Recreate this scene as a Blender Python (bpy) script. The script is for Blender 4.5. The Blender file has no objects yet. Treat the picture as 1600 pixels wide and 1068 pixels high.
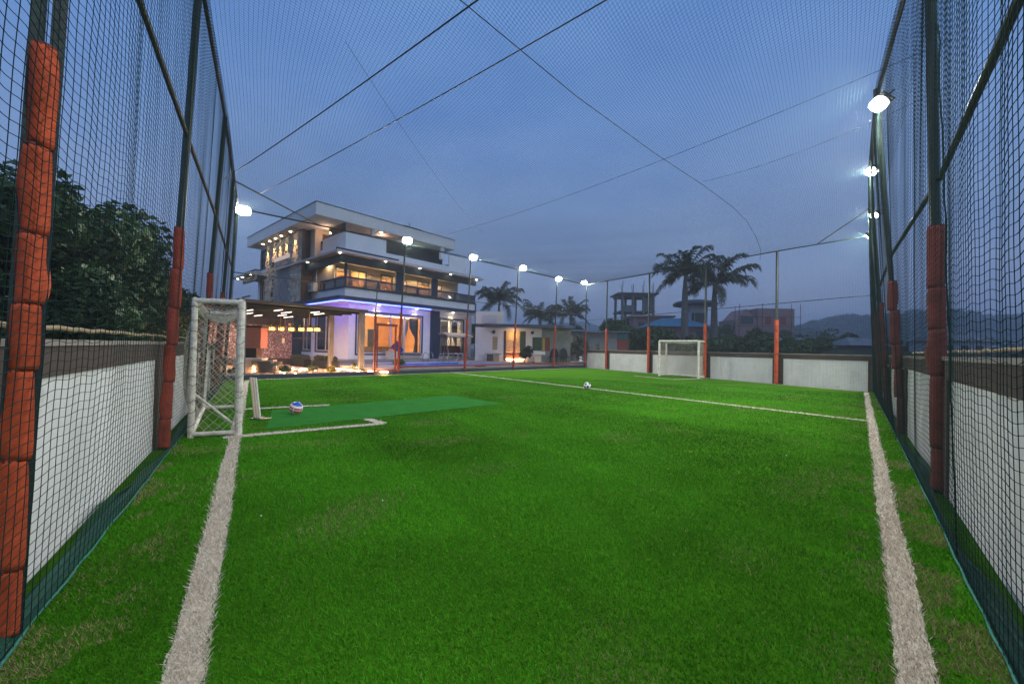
import bpy, bmesh, math, random
import numpy as np
from mathutils import Vector, Matrix
random.seed(7); RNG = np.random.default_rng(11)
SC = bpy.context.scene
COL = SC.collection

# ------------------------------------------------------------------ camera
cam_d = bpy.data.cameras.new('camera'); cam = bpy.data.objects.new('camera', cam_d); COL.objects.link(cam)
cam_d.sensor_width = 36.0; cam_d.lens = 13.95; cam_d.clip_start = 0.05; cam_d.clip_end = 3000
_roll, _pitch = math.radians(1.0994), math.radians(0.8904)
_f = Vector((0, math.cos(_pitch), math.sin(_pitch))); _r0 = Vector((1, 0, 0)); _u0 = _r0.cross(_f)
_r = math.cos(_roll)*_r0 + math.sin(_roll)*_u0; _u = -math.sin(_roll)*_r0 + math.cos(_roll)*_u0
_m = Matrix((_r, _u, -_f)).transposed().to_4x4(); _m.translation = Vector((0, 0, 1.4)); cam.matrix_world = _m
SC.camera = cam

# ------------------------------------------------------------------ world: dusk sky, thin cloud
w = bpy.data.worlds.new('World'); SC.world = w; w.use_nodes = True
nt = w.node_tree; nt.nodes.clear(); N = nt.nodes.new; LK = nt.links.new
out = N('ShaderNodeOutputWorld'); bg = N('ShaderNodeBackground'); tc = N('ShaderNodeTexCoord')
sep = N('ShaderNodeSeparateXYZ'); LK(tc.outputs['Generated'], sep.inputs[0])
ramp = N('ShaderNodeValToRGB'); LK(sep.outputs['Z'], ramp.inputs[0])
e = ramp.color_ramp.elements
e[0].position = 0.0; e[0].color = (0.128, 0.155, 0.252, 1)
e[1].position = 1.0; e[1].color = (0.052, 0.135, 0.33, 1)
for p_, c_ in ((0.10, (0.122, 0.166, 0.284, 1)), (0.28, (0.104, 0.170, 0.315, 1)), (0.5, (0.076, 0.155, 0.340, 1))):
    q = ramp.color_ramp.elements.new(p_); q.color = c_
mp = N('ShaderNodeMapping'); mp.inputs['Scale'].default_value = (1.0, 1.0, 2.2); LK(tc.outputs['Generated'], mp.inputs[0])
nz = N('ShaderNodeTexNoise'); nz.inputs['Scale'].default_value = 1.9; nz.inputs['Detail'].default_value = 7; nz.inputs['Roughness'].default_value = 0.55
nz.inputs['Distortion'].default_value = 0.25
LK(mp.outputs[0], nz.inputs['Vector'])
cr = N('ShaderNodeValToRGB'); cr.color_ramp.elements[0].position = 0.36; cr.color_ramp.elements[1].position = 0.72; LK(nz.outputs[0], cr.inputs[0])
mx = N('ShaderNodeMix'); mx.data_type = 'RGBA'; LK(cr.outputs[0], mx.inputs[0])
k1 = N('ShaderNodeMix'); k1.data_type = 'RGBA'; k1.blend_type = 'MULTIPLY'; k1.inputs[0].default_value = 1
LK(ramp.outputs[0], k1.inputs[6]); k1.inputs[7].default_value = (0.88, 0.91, 0.94, 1)
k2 = N('ShaderNodeMix'); k2.data_type = 'RGBA'; k2.blend_type = 'MULTIPLY'; k2.inputs[0].default_value = 1
LK(ramp.outputs[0], k2.inputs[6]); k2.inputs[7].default_value = (1.34, 1.22, 1.10, 1)
LK(k1.outputs[2], mx.inputs[6]); LK(k2.outputs[2], mx.inputs[7])
LK(mx.outputs[2], bg.inputs[0]); bg.inputs[1].default_value = 0.90; LK(bg.outputs[0], out.inputs[0])

# the last of the dusk light, very weak and very soft
sd = bpy.data.lights.new('dusk_sun', 'SUN'); sd.energy = 0.35; sd.angle = math.radians(40); sd.color = (0.80, 0.88, 1.0)
so = bpy.data.objects.new('dusk_sun', sd); COL.objects.link(so); so.rotation_euler = (math.radians(32), math.radians(8), math.radians(15))
SC.view_settings.view_transform = 'Standard'; SC.view_settings.look = 'None'; SC.view_settings.gamma = 1.0
SC.view_settings.use_curve_mapping = False; SC.view_settings.exposure = 1.1
SC.render.engine = 'CYCLES'
SC.cycles.max_bounces = 6; SC.cycles.diffuse_bounces = 3; SC.cycles.glossy_bounces = 3; SC.cycles.transparent_max_bounces = 24
SC.cycles.caustics_reflective = False; SC.cycles.caustics_refractive = False
SC.cycles.sample_clamp_indirect = 4.0; SC.cycles.use_denoising = True; SC.cycles.use_light_tree = True

FLOOD = 172.0        # watts of each floodlight

# ------------------------------------------------------------------ materials
def mat(name, col, rough=0.7, metal=0.0, var=0.0, vscale=3.0, bump=0.0, bscale=40.0, emis=None, es=0.0, spec=0.4, stretch=None, col2=None):
    m = bpy.data.materials.new(name); m.use_nodes = True; t = m.node_tree
    b = t.nodes['Principled BSDF']; b.inputs['Base Color'].default_value = (*col, 1)
    b.inputs['Roughness'].default_value = rough; b.inputs['Metallic'].default_value = metal
    b.inputs['Specular IOR Level'].default_value = spec
    tcn = t.nodes.new('ShaderNodeTexCoord'); vec = tcn.outputs['Object']
    if stretch:
        mm = t.nodes.new('ShaderNodeMapping'); mm.inputs['Scale'].default_value = stretch; t.links.new(vec, mm.inputs[0]); vec = mm.outputs[0]
    if var or col2:
        n = t.nodes.new('ShaderNodeTexNoise'); n.inputs['Scale'].default_value = vscale; n.inputs['Detail'].default_value = 6
        n.inputs['Roughness'].default_value = 0.6
        t.links.new(vec, n.inputs['Vector'])
        r = t.nodes.new('ShaderNodeValToRGB'); r.color_ramp.elements[0].position = 0.3; r.color_ramp.elements[1].position = 0.7
        c2 = col2 or tuple(min(1, c*(1+var)) for c in col); c1 = col if col2 else tuple(c*(1-var) for c in col)
        r.color_ramp.elements[0].color = (*c1, 1); r.color_ramp.elements[1].color = (*c2, 1)
        t.links.new(n.outputs[0], r.inputs[0]); t.links.new(r.outputs[0], b.inputs['Base Color'])
    if bump:
        n = t.nodes.new('ShaderNodeTexNoise'); n.inputs['Scale'].default_value = bscale; n.inputs['Detail'].default_value = 4
        t.links.new(vec, n.inputs['Vector'])
        bp = t.nodes.new('ShaderNodeBump'); bp.inputs['Strength'].default_value = bump; bp.inputs['Distance'].default_value = 0.02
        t.links.new(n.outputs[0], bp.inputs['Height']); t.links.new(bp.outputs[0], b.inputs['Normal'])
    if emis:
        b.inputs['Emission Color'].default_value = (*emis, 1); b.inputs['Emission Strength'].default_value = es
    return m

def emit(name, col, s):
    m = bpy.data.materials.new(name); m.use_nodes = True; t = m.node_tree; t.nodes.clear()
    o = t.nodes.new('ShaderNodeOutputMaterial'); q = t.nodes.new('ShaderNodeEmission'); q.inputs[0].default_value = (*col, 1); q.inputs[1].default_value = s
    t.links.new(q.outputs[0], o.inputs[0]); return m

def glassmat(name, tint, gloss=0.10):
    m = bpy.data.materials.new(name); m.use_nodes = True; t = m.node_tree; t.nodes.clear()
    o = t.nodes.new('ShaderNodeOutputMaterial'); a = t.nodes.new('ShaderNodeBsdfTransparent'); a.inputs[0].default_value = (*tint, 1)
    g = t.nodes.new('ShaderNodeBsdfGlossy'); g.inputs['Roughness'].default_value = 0.03; g.inputs[0].default_value = (.9, .9, .9, 1)
    fr = t.nodes.new('ShaderNodeFresnel'); fr.inputs[0].default_value = 1.5
    ad = t.nodes.new('ShaderNodeMath'); ad.operation = 'ADD'; ad.inputs[1].default_value = gloss*0.3; t.links.new(fr.outputs[0], ad.inputs[0])
    x = t.nodes.new('ShaderNodeMixShader'); t.links.new(ad.outputs[0], x.inputs[0]); t.links.new(a.outputs[0], x.inputs[1]); t.links.new(g.outputs[0], x.inputs[2])
    t.links.new(x.outputs[0], o.inputs[0]); return m

def tintmat(name, rough=0.8, spec=0.25, sheen=0.0, trans=0.0):
    """colour comes from a per-blade / per-leaf attribute (each leaf has its own colour)"""
    m = bpy.data.materials.new(name); m.use_nodes = True; t = m.node_tree; b = t.nodes['Principled BSDF']
    a = t.nodes.new('ShaderNodeAttribute'); a.attribute_name = 'tint'; t.links.new(a.outputs['Color'], b.inputs['Base Color'])
    b.inputs['Roughness'].default_value = rough; b.inputs['Specular IOR Level'].default_value = spec
    if trans:
        o = t.nodes['Material Output']; tr = t.nodes.new('ShaderNodeBsdfTranslucent'); t.links.new(a.outputs['Color'], tr.inputs[0])
        x = t.nodes.new('ShaderNodeMixShader'); x.inputs[0].default_value = trans
        t.links.new(b.outputs[0], x.inputs[1]); t.links.new(tr.outputs[0], x.inputs[2]); t.links.new(x.outputs[0], o.inputs[0])
    return m

M = {}
M['white'] = mat('white_render', (0.82, 0.82, 0.82), 0.75, var=0.05, vscale=1.2, bump=0.08, bscale=30)
M['offwhite'] = mat('offwhite_render', (0.60, 0.58, 0.56), 0.8, var=0.08, vscale=1.0, bump=0.1, bscale=20)
M['cream'] = mat('cream_render', (0.58, 0.50, 0.40), 0.8, var=0.06)
M['navy'] = mat('navy_paint', (0.022, 0.040, 0.085), 0.5, var=0.1)
M['navy_trim'] = mat('navy_trim', (0.03, 0.04, 0.08), 0.5, var=0.1)
M['slate'] = mat('slate_paint', (0.035, 0.055, 0.065), 0.6, var=0.15)
M['soffit'] = mat('pale_soffit', (0.50, 0.46, 0.43), 0.8, var=0.05)
M['stone'] = mat('ledge_stone', (0.50, 0.43, 0.34), 0.9, var=0.45, vscale=2.5, bump=0.6, bscale=14)
M['slatecol'] = mat('slate_stone', (0.27, 0.275, 0.28), 0.85, var=0.5, vscale=5, bump=0.6, bscale=14, stretch=(3, 3, .5))
M['glass'] = glassmat('window_glass', (0.93, 0.95, 0.95))
M['frost'] = glassmat('smoked_balustrade', (0.62, 0.55, 0.45), .3)
M['plaster'] = mat('warm_plaster', (0.75, 0.48, 0.22), 0.85, var=0.05)
M['wood'] = mat('red_brown_wood', (0.18, 0.06, 0.03), 0.5, var=0.3, vscale=4, stretch=(6, 6, 1))
M['darkwood'] = mat('dark_wood', (0.05, 0.03, 0.02), 0.5, var=0.3, vscale=4)
M['curtain'] = mat('grey_curtain', (0.17, 0.14, 0.13), 0.9, var=0.15)
M['sheer'] = mat('pale_curtain', (0.55, 0.47, 0.38), 0.9, var=0.1)
M['black'] = mat('black_steel', (0.012, 0.018, 0.020), 0.5, metal=0.0, var=0.3, vscale=6, bump=0.1)
M['greensteel'] = mat('green_black_steel', (0.016, 0.032, 0.030), 0.45, var=0.3, vscale=5, bump=0.1)
M['redpaint'] = mat('red_brown_paint', (0.24, 0.045, 0.03), 0.55, var=0.25, vscale=8)
M['pad'] = mat('orange_vinyl', (0.40, 0.068, 0.024), 0.75, spec=0.2, var=0.32, vscale=5, bump=0.5, bscale=14)
M['padred'] = mat('faded_red_vinyl', (0.33, 0.055, 0.030), 0.8, spec=0.2, var=0.3, vscale=5, bump=0.4, bscale=14)
M['paddark'] = mat('dull_red_vinyl', (0.22, 0.042, 0.032), 0.7, var=0.3, vscale=6, bump=0.4, bscale=14)  # right-hand pads: lack of lamplight behind the net put into the red
M['tie'] = mat('pad_tie', (0.10, 0.02, 0.015), 0.7)
M['net'] = mat('dark_green_cord', (0.009, 0.028, 0.025), 0.9, spec=0.1)
M['rope'] = mat('teal_rope', (0.02, 0.16, 0.12), 0.8, var=0.3, vscale=30, bump=0.4, bscale=120)
M['taupe'] = mat('taupe_wall_paint', (0.082, 0.062, 0.052), 0.85, var=0.18, vscale=1.5, bump=0.2)
M['cap'] = mat('pale_wall_cap', (0.28, 0.25, 0.22), 0.85, var=0.25, vscale=2)
M['panel'] = mat('white_wall_panel', (0.70, 0.715, 0.69), 0.75, var=0.10, vscale=1.6, bump=0.1)
M['pvc'] = mat('scuffed_white_paint', (0.60, 0.57, 0.48), 0.6, var=0.35, vscale=11, bump=0.2, bscale=50)
M['goalnet'] = mat('dirty_white_cord', (0.46, 0.43, 0.34), 0.8)
M['darktie'] = mat('black_cord', (0.02, 0.02, 0.02), 0.8)
M['mat'] = mat('green_carpet', (0.034, 0.165, 0.028), 1.0, spec=0.0, var=0.12, vscale=3, bump=0.25, bscale=160)
M['alu'] = mat('lamp_housing', (0.10, 0.10, 0.10), 0.4, metal=0.6)
M['lens'] = emit('lit_led_lens', (1.0, 0.97, 0.88), 60.0)
M['blueled'] = emit('blue_led_strip', (0.030, 0.048, 1.0), 14)
M['warmled'] = emit('warm_led_strip', (1.0, 0.46, 0.20), 55.0)
M['pinkled'] = emit('pale_linear_lamp', (1.0, 0.74, 0.62), 3.2)
M['dot'] = emit('downlight_glow', (1.0, 0.85, 0.62), 16.0)
M['lantern'] = emit('lantern_glow', (1.0, 0.60, 0.16), 4.0)
M['brass'] = mat('brass_rod', (0.35, 0.20, 0.08), 0.35, metal=0.7)
M['chrome'] = mat('chrome_tube', (0.7, 0.7, 0.72), 0.15, metal=1.0)
M['grey'] = mat('grey_paint', (0.22, 0.23, 0.22), 0.7, var=0.1)
M['greypost'] = mat('grey_post_paint', (0.16, 0.165, 0.155), 0.7, var=0.1)
M['deck'] = mat('pale_stone_deck', (0.34, 0.30, 0.28), 0.7, var=0.15, vscale=1.5, bump=0.2)
M['pebble'] = mat('orange_lit_gravel', (0.40, 0.30, 0.22), 0.9, var=0.4, vscale=9, bump=0.8, bscale=22)
M['boulder'] = mat('pale_boulder', (0.42, 0.36, 0.30), 0.85, var=0.25, vscale=5, bump=0.5, bscale=10)
M['wicker'] = mat('grey_wicker', (0.10, 0.11, 0.10), 0.8, var=0.3, vscale=30, bump=0.6, bscale=60, stretch=(1, 1, 4))
M['cushion'] = mat('cream_cushion', (0.60, 0.50, 0.40), 0.9, var=0.08)
M['maroon'] = mat('maroon_cushion', (0.09, 0.025, 0.03), 0.9, var=0.1)
M['bluefab'] = mat('blue_sling_fabric', (0.03, 0.05, 0.25), 0.8, var=0.1)
M['salmon'] = mat('salmon_cabinet', (0.50, 0.20, 0.15), 0.6, var=0.06)
M['shed_blue'] = mat('blue_roof_sheet', (0.02, 0.13, 0.21), 0.5, var=0.15, vscale=1.0)
M['concrete'] = mat('raw_concrete', (0.13, 0.135, 0.14), 0.95, var=0.3, vscale=0.6)
M['pinkwall'] = mat('pink_brick_wall', (0.27, 0.155, 0.15), 0.9, var=0.12, vscale=0.6)
M['tin'] = mat('weathered_tin', (0.13, 0.14, 0.15), 0.7, var=0.35, vscale=1.2)
M['bark'] = mat('bark', (0.09, 0.075, 0.06), 0.95, var=0.3, vscale=6, bump=0.6, bscale=12)
M['palmbark'] = mat('grey_palm_trunk', (0.15, 0.145, 0.13), 0.9, var=0.2, vscale=2, stretch=(1, 1, 5), bump=0.3, bscale=6)
M['leaf'] = tintmat('leaves', 0.6, 0.3, trans=0.15)
M['blade'] = tintmat('turf_fibres', 1.0, 0.0, trans=0.15)
M['soil'] = mat('dark_scrub_ground', (0.055, 0.060, 0.035), 0.95, var=0.4, vscale=0.25)
M['field'] = mat('dry_dirt', (0.12, 0.095, 0.07), 0.95, var=0.3, vscale=0.5, bump=0.4, bscale=5)
M['hill'] = mat('far_hill', (0.035, 0.06, 0.05), 0.95, var=0.35, vscale=0.03)
M['tank'] = mat('white_tank', (0.45, 0.46, 0.50), 0.6, var=0.05)
M['yellow'] = mat('yellow_paint', (0.55, 0.36, 0.03), 0.6)
M['tan'] = mat('tan_board', (0.36, 0.27, 0.15), 0.8, var=0.1)
M['greensheet'] = mat('dark_green_sheet', (0.03, 0.06, 0.035), 0.7, var=0.2)
M['teal'] = mat('teal_board', (0.02, 0.22, 0.24), 0.7)
M['redvinyl'] = mat('red_print', (0.5, 0.04, 0.05), 0.5)

# pool water: glow of underwater lighting put into the blue base colour
M['water'] = mat('pool_water', (0.012, 0.15, 0.72), 0.22, var=0.2, vscale=2, bump=0.25, bscale=6, spec=0.12)

# turf base
def turf_material():
    m = bpy.data.materials.new('turf_mat'); m.use_nodes = True; t = m.node_tree; b = t.nodes['Principled BSDF']
    tcn = t.nodes.new('ShaderNodeTexCoord')
    def noise(s, d=5, stretch=None):
        n = t.nodes.new('ShaderNodeTexNoise'); n.inputs['Scale'].default_value = s; n.inputs['Detail'].default_value = d; n.inputs['Roughness'].default_value = .65
        if stretch:
            mm = t.nodes.new('ShaderNodeMapping'); mm.inputs['Rotation'].default_value = (0, 0, .85); mm.inputs['Scale'].default_value = stretch
            t.links.new(tcn.outputs['Object'], mm.inputs[0]); t.links.new(mm.outputs[0], n.inputs['Vector'])
        else: t.links.new(tcn.outputs['Object'], n.inputs['Vector'])
        return n
    a = noise(0.5, 4, (1, 3.5, 1)); c = noise(30, 6)
    r = t.nodes.new('ShaderNodeValToRGB'); el = r.color_ramp.elements
    el[0].position = .3; el[0].color = (.044, .130, .009, 1); el[1].position = .75; el[1].color = (.078, .225, .012, 1)
    t.links.new(a.outputs[0], r.inputs[0])
    r2 = t.nodes.new('ShaderNodeValToRGB'); r2.color_ramp.elements[0].position = .25; r2.color_ramp.elements[1].position = .8
    r2.color_ramp.elements[0].color = (.55, .6, .5, 1); r2.color_ramp.elements[1].color = (1.15, 1.12, 1.0, 1)
    t.links.new(c.outputs[0], r2.inputs[0])
    x = t.nodes.new('ShaderNodeMix'); x.data_type = 'RGBA'; x.blend_type = 'MULTIPLY'; x.inputs[0].default_value = 1
    t.links.new(r.outputs[0], x.inputs[6]); t.links.new(r2.outputs[0], x.inputs[7]); t.links.new(x.outputs[2], b.inputs['Base Color'])
    bn = noise(90, 5); bp = t.nodes.new('ShaderNodeBump'); bp.inputs['Strength'].default_value = .6; bp.inputs['Distance'].default_value = .02
    t.links.new(bn.outputs[0], bp.inputs['Height']); t.links.new(bp.outputs[0], b.inputs['Normal'])
    b.inputs['Roughness'].default_value = 1; b.inputs['Specular IOR Level'].default_value = 0
    return m
M['turf'] = turf_material()
M['line'] = mat('pale_line_fibre', (0.56, 0.50, 0.40), 0.9, var=0.15, vscale=12, bump=0.6, bscale=80)

def add_marks(m, scale, amt):
    t = m.node_tree; b = t.nodes['Principled BSDF']; src = b.inputs['Base Color'].links[0].from_socket
    tcn = t.nodes.new('ShaderNodeTexCoord'); v = t.nodes.new('ShaderNodeTexVoronoi'); v.inputs['Scale'].default_value = scale; t.links.new(tcn.outputs['Object'], v.inputs['Vector'])
    r = t.nodes.new('ShaderNodeValToRGB'); r.color_ramp.elements[0].position = .10; r.color_ramp.elements[1].position = .17
    r.color_ramp.elements[0].color = (amt, amt, amt*.97, 1); r.color_ramp.elements[1].color = (1, 1, 1, 1); t.links.new(v.outputs['Distance'], r.inputs[0])
    mm = t.nodes.new('ShaderNodeMapping'); mm.inputs['Scale'].default_value = (9, 9, .7); n = t.nodes.new('ShaderNodeTexNoise'); n.inputs['Scale'].default_value = 1.2; n.inputs['Detail'].default_value = 5
    t.links.new(tcn.outputs['Object'], mm.inputs[0]); t.links.new(mm.outputs[0], n.inputs['Vector'])
    r2 = t.nodes.new('ShaderNodeValToRGB'); r2.color_ramp.elements[0].position = .30; r2.color_ramp.elements[1].position = .52; r2.color_ramp.elements[0].color = (.93, .925, .90, 1); r2.color_ramp.elements[1].color = (1, 1, 1, 1); t.links.new(n.outputs[0], r2.inputs[0])
    x = t.nodes.new('ShaderNodeMix'); x.data_type = 'RGBA'; x.blend_type = 'MULTIPLY'; x.inputs[0].default_value = 1; t.links.new(src, x.inputs[6]); t.links.new(r.outputs[0], x.inputs[7])
    y = t.nodes.new('ShaderNodeMix'); y.data_type = 'RGBA'; y.blend_type = 'MULTIPLY'; y.inputs[0].default_value = 1; t.links.new(x.outputs[2], y.inputs[6]); t.links.new(r2.outputs[0], y.inputs[7])
    t.links.new(y.outputs[2], b.inputs['Base Color'])
add_marks(M['panel'], 3.2, .86); add_marks(M['taupe'], 3.0, .8); add_marks(M['mat'], 2.0, .85)
# patterned wall tile and perforated gold screen: flat print
def spots(name, base, dot, scale, r0=.25):
    m = bpy.data.materials.new(name); m.use_nodes = True; t = m.node_tree; b = t.nodes['Principled BSDF']
    tcn = t.nodes.new('ShaderNodeTexCoord'); v = t.nodes.new('ShaderNodeTexVoronoi'); v.inputs['Scale'].default_value = scale; v.inputs['Randomness'].default_value = .55
    t.links.new(tcn.outputs['Object'], v.inputs['Vector'])
    r = t.nodes.new('ShaderNodeValToRGB'); r.color_ramp.elements[0].position = r0; r.color_ramp.elements[1].position = r0+.08
    r.color_ramp.elements[0].color = (*dot, 1); r.color_ramp.elements[1].color = (*base, 1)
    t.links.new(v.outputs['Distance'], r.inputs[0]); t.links.new(r.outputs[0], b.inputs['Base Color']); b.inputs['Roughness'].default_value = .7
    return m
M['dotwall'] = spots('speckled_tile', (.16, .085, .08), (.75, .58, .52), 12.0, .30)
M['goldscreen'] = spots('gold_screen', (.62, .42, .20), (.25, .12, .05), 8.0, .28)

# ------------------------------------------------------------------ helpers
def tag(o, label=None, cat=None, group=None, kind=None):
    if label: o['label'] = label
    if cat: o['category'] = cat
    if group: o['group'] = group
    if kind: o['kind'] = kind
    return o

def empty(name, loc=(0, 0, 0), rz=0.0, label=None, cat=None, group=None):
    o = bpy.data.objects.new(name, None); COL.objects.link(o); o.location = loc; o.rotation_euler = (0, 0, rz); o.empty_display_size = .2
    return tag(o, label, cat, group)

class MB:
    def __init__(s): s.v = []; s.f = []
    def box(s, x0, x1, y0, y1, z0, z1):
        n = len(s.v); s.v += [(x0, y0, z0), (x1, y0, z0), (x1, y1, z0), (x0, y1, z0), (x0, y0, z1), (x1, y0, z1), (x1, y1, z1), (x0, y1, z1)]
        s.f += [tuple(n+i for i in q) for q in ((0, 3, 2, 1), (4, 5, 6, 7), (0, 1, 5, 4), (1, 2, 6, 5), (2, 3, 7, 6), (3, 0, 4, 7))]; return s
    def bar(s, p, q, w, h=None, up=(0, 0, 1)):
        p, q = Vector(p), Vector(q); h = h or w; d = (q-p).normalized(); u_ = Vector(up)
        if abs(d.dot(u_)) > .98: u_ = Vector((1, 0, 0))
        x = d.cross(u_).normalized()*(w/2); y = x.cross(d).normalized()*(h/2); n = len(s.v)
        for c in (p, q):
            for a, b in ((-1, -1), (1, -1), (1, 1), (-1, 1)): s.v.append(tuple(c+x*a+y*b))
        s.f += [tuple(n+i for i in k) for k in ((0, 1, 2, 3), (7, 6, 5, 4), (0, 4, 5, 1), (1, 5, 6, 2), (2, 6, 7, 3), (3, 7, 4, 0))]; return s
    def tube(s, pts, r, n=8, cap=True):
        pts = [Vector(p) for p in pts]; rs = r if isinstance(r, (list, tuple)) else [r]*len(pts); b0 = len(s.v)
        ref = None
        for i, p in enumerate(pts):
            d = (pts[min(i+1, len(pts)-1)]-pts[max(i-1, 0)]).normalized()
            if ref is None: ref = Vector((0, 0, 1)) if abs(d.z) < .9 else Vector((1, 0, 0))
            x = d.cross(ref).normalized(); y = x.cross(d).normalized(); ref = y
            for k in range(n):
                a = 2*math.pi*k/n; s.v.append(tuple(p+(x*math.cos(a)+y*math.sin(a))*rs[i]))
        for i in range(len(pts)-1):
            for k in range(n):
                a = b0+i*n+k; b = b0+i*n+(k+1) % n; s.f.append((a, b, b+n, a+n))
        if cap:
            s.f.append(tuple(b0+k for k in range(n))[::-1]); s.f.append(tuple(b0+(len(pts)-1)*n+k for k in range(n)))
        return s
    def quad(s, a, b, c, d):
        n = len(s.v); s.v += [tuple(a), tuple(b), tuple(c), tuple(d)]; s.f.append((n, n+1, n+2, n+3)); return s
    def prism(s, poly, z0, z1):
        n = len(s.v); k = len(poly); s.v += [(x, y, z0) for x, y in poly]+[(x, y, z1) for x, y in poly]
        s.f.append(tuple(range(n, n+k))[::-1]); s.f.append(tuple(range(n+k, n+2*k)))
        for i in range(k): j = (i+1) % k; s.f.append((n+i, n+j, n+k+j, n+k+i))
        return s
    def ball(s, c, r, sx=1, sy=1, sz=1, n=8, m=6, jit=0.0):
        b0 = len(s.v)
        for i in range(m+1):
            th = math.pi*i/m
            for k in range(n):
                a = 2*math.pi*k/n; q = 1+random.uniform(-jit, jit)
                s.v.append((c[0]+r*sx*q*math.sin(th)*math.cos(a), c[1]+r*sy*q*math.sin(th)*math.sin(a), c[2]+r*sz*q*math.cos(th)))
        for i in range(m):
            for k in range(n):
                a = b0+i*n+k; b = b0+i*n+(k+1) % n; s.f.append((a, a+n, b+n, b))
        return s
    def build(s, name, m, parent=None, smooth=False, **kw):
        me = bpy.data.meshes.new(name); me.from_pydata(s.v, [], s.f); me.update()
        if m: me.materials.append(m)
        if smooth: me.shade_smooth()
        o = bpy.data.objects.new(name, me); COL.objects.link(o)
        if parent: o.parent = parent
        return tag(o, **kw)

def lathe(name, prof, m, parent=None, n=16, wob=0.0, **kw):
    mb = MB(); ph = random.random()*6
    for i, (r, z) in enumerate(prof):
        for k in range(n):
            a = 2*math.pi*k/n; q = r*(1+wob*math.sin(2*a+ph+i*.5)+wob*.6*math.sin(5*a+i))
            mb.v.append((q*math.cos(a), q*math.sin(a), z))
    for i in range(len(prof)-1):
        for k in range(n):
            a = i*n+k; b = i*n+(k+1) % n; mb.f.append((a, b, b+n, a+n))
    mb.f.append(tuple(range(n))[::-1]); mb.f.append(tuple((len(prof)-1)*n+k for k in range(n)))
    return mb.build(name, m, parent, smooth=True, **kw)

def copy_tree(o, parent=None):
    c = o.copy(); COL.objects.link(c); c.parent = parent
    for ch in list(o.children): copy_tree(ch, c)
    return c

def fast_mesh(name, V, F, m, tint=None, parent=None, smooth=False, **kw):
    """V (n,3), F (k,3 or 4) numpy arrays; tint (n,3) per-vertex colour"""
    me = bpy.data.meshes.new(name); nv, (nf, k) = len(V), F.shape
    me.vertices.add(nv); me.vertices.foreach_set('co', V.astype(np.float32).ravel())
    me.loops.add(nf*k); me.loops.foreach_set('vertex_index', F.astype(np.int32).ravel())
    me.polygons.add(nf); me.polygons.foreach_set('loop_start', np.arange(0, nf*k, k, dtype=np.int32))
    if smooth: me.polygons.foreach_set('use_smooth', np.ones(nf, dtype=bool))
    me.update(calc_edges=True)
    if tint is not None:
        at = me.color_attributes.new('tint', 'FLOAT_COLOR', 'POINT')
        at.data.foreach_set('color', np.concatenate([tint, np.ones((nv, 1))], 1).astype(np.float32).ravel())
    me.materials.append(m); o = bpy.data.objects.new(name, me); COL.objects.link(o)
    if parent: o.parent = parent
    return tag(o, **kw)

def strands(P, r):
    """P (S,K,3): S cords of K points -> 3-sided tubes"""
    S, K, _ = P.shape
    d = np.empty_like(P); d[:, 1:-1] = P[:, 2:]-P[:, :-2]; d[:, 0] = P[:, 1]-P[:, 0]; d[:, -1] = P[:, -1]-P[:, -2]
    d /= np.linalg.norm(d, axis=2, keepdims=True)+1e-9
    mean = d.mean(axis=(0, 1)); ref = np.array([.31, .2, .93]) if abs(mean[2]) < .7 else np.array([.8, .6, .1])
    x = np.cross(d, ref); x /= np.linalg.norm(x, axis=2, keepdims=True)+1e-9; y = np.cross(d, x)
    V = np.stack([P+r*(x*math.cos(a)+y*math.sin(a)) for a in (0, 2.0944, 4.1888)], 2).reshape(-1, 3)
    i = np.arange(S*K).reshape(S, K)[:, :-1].ravel()*3
    F = np.concatenate([np.stack([i+k, i+(k+1) % 3, i+3+(k+1) % 3, i+3+k], 1) for k in range(3)])
    return V, F
def merge(parts):
    Vs, Fs, n = [], [], 0
    for V, F in parts: Vs.append(V); Fs.append(F+n); n += len(V)
    return np.concatenate(Vs), np.concatenate(Fs)

def light(name, kind, loc, energy, color, size=.2, rot=None, parent=None, size_y=None, spread=None, aim=None):
    d = bpy.data.lights.new(name, kind); d.energy = energy; d.color = color
    if kind == 'AREA':
        d.shape = 'RECTANGLE' if size_y else 'SQUARE'; d.size = size
        if size_y: d.size_y = size_y
        if spread: d.spread = spread
    else: d.shadow_soft_size = size
    o = bpy.data.objects.new(name, d); COL.objects.link(o); o.location = loc
    if aim is not None:
        o.rotation_euler = (Vector(aim)-Vector(loc)).to_track_quat('-Z', 'Y').to_euler()
    if rot: o.rotation_euler = rot
    if parent: o.parent = parent
    return o

# ------------------------------------------------------------------ the pitch: corner points on the ground
PA = Vector((-10.61, 14.68)); PB = Vector((5.75, 30.88)); PC = Vector((13.58, 14.9))
PD = Vector((-0.30, -1.17))
TOP = 6.4
Ld = Vector((-.546, .838)); Rd = Vector((.653, .757))

g = MB().box(-700, 900, -60, 1200, -1.2, -0.30).build('ground', M['soil'], kind='structure')
# lightly mottled dirt right round the pitch and gardens
MB().prism([(-60, -20), (70, -20), (90, 75), (-60, 75)], -0.30, -0.012).build('yard_ground', M['field'], kind='structure')
turf = MB().prism([(PD.x, PD.y-.62), (PC.x+.50, PC.y-.05), (PB.x+.1, PB.y+.12), (PA.x-.42, PA.y-.15), (PD.x-.6, PD.y-.1)], -0.011, 0.0).build('turf', M['turf'], kind='structure')

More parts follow.
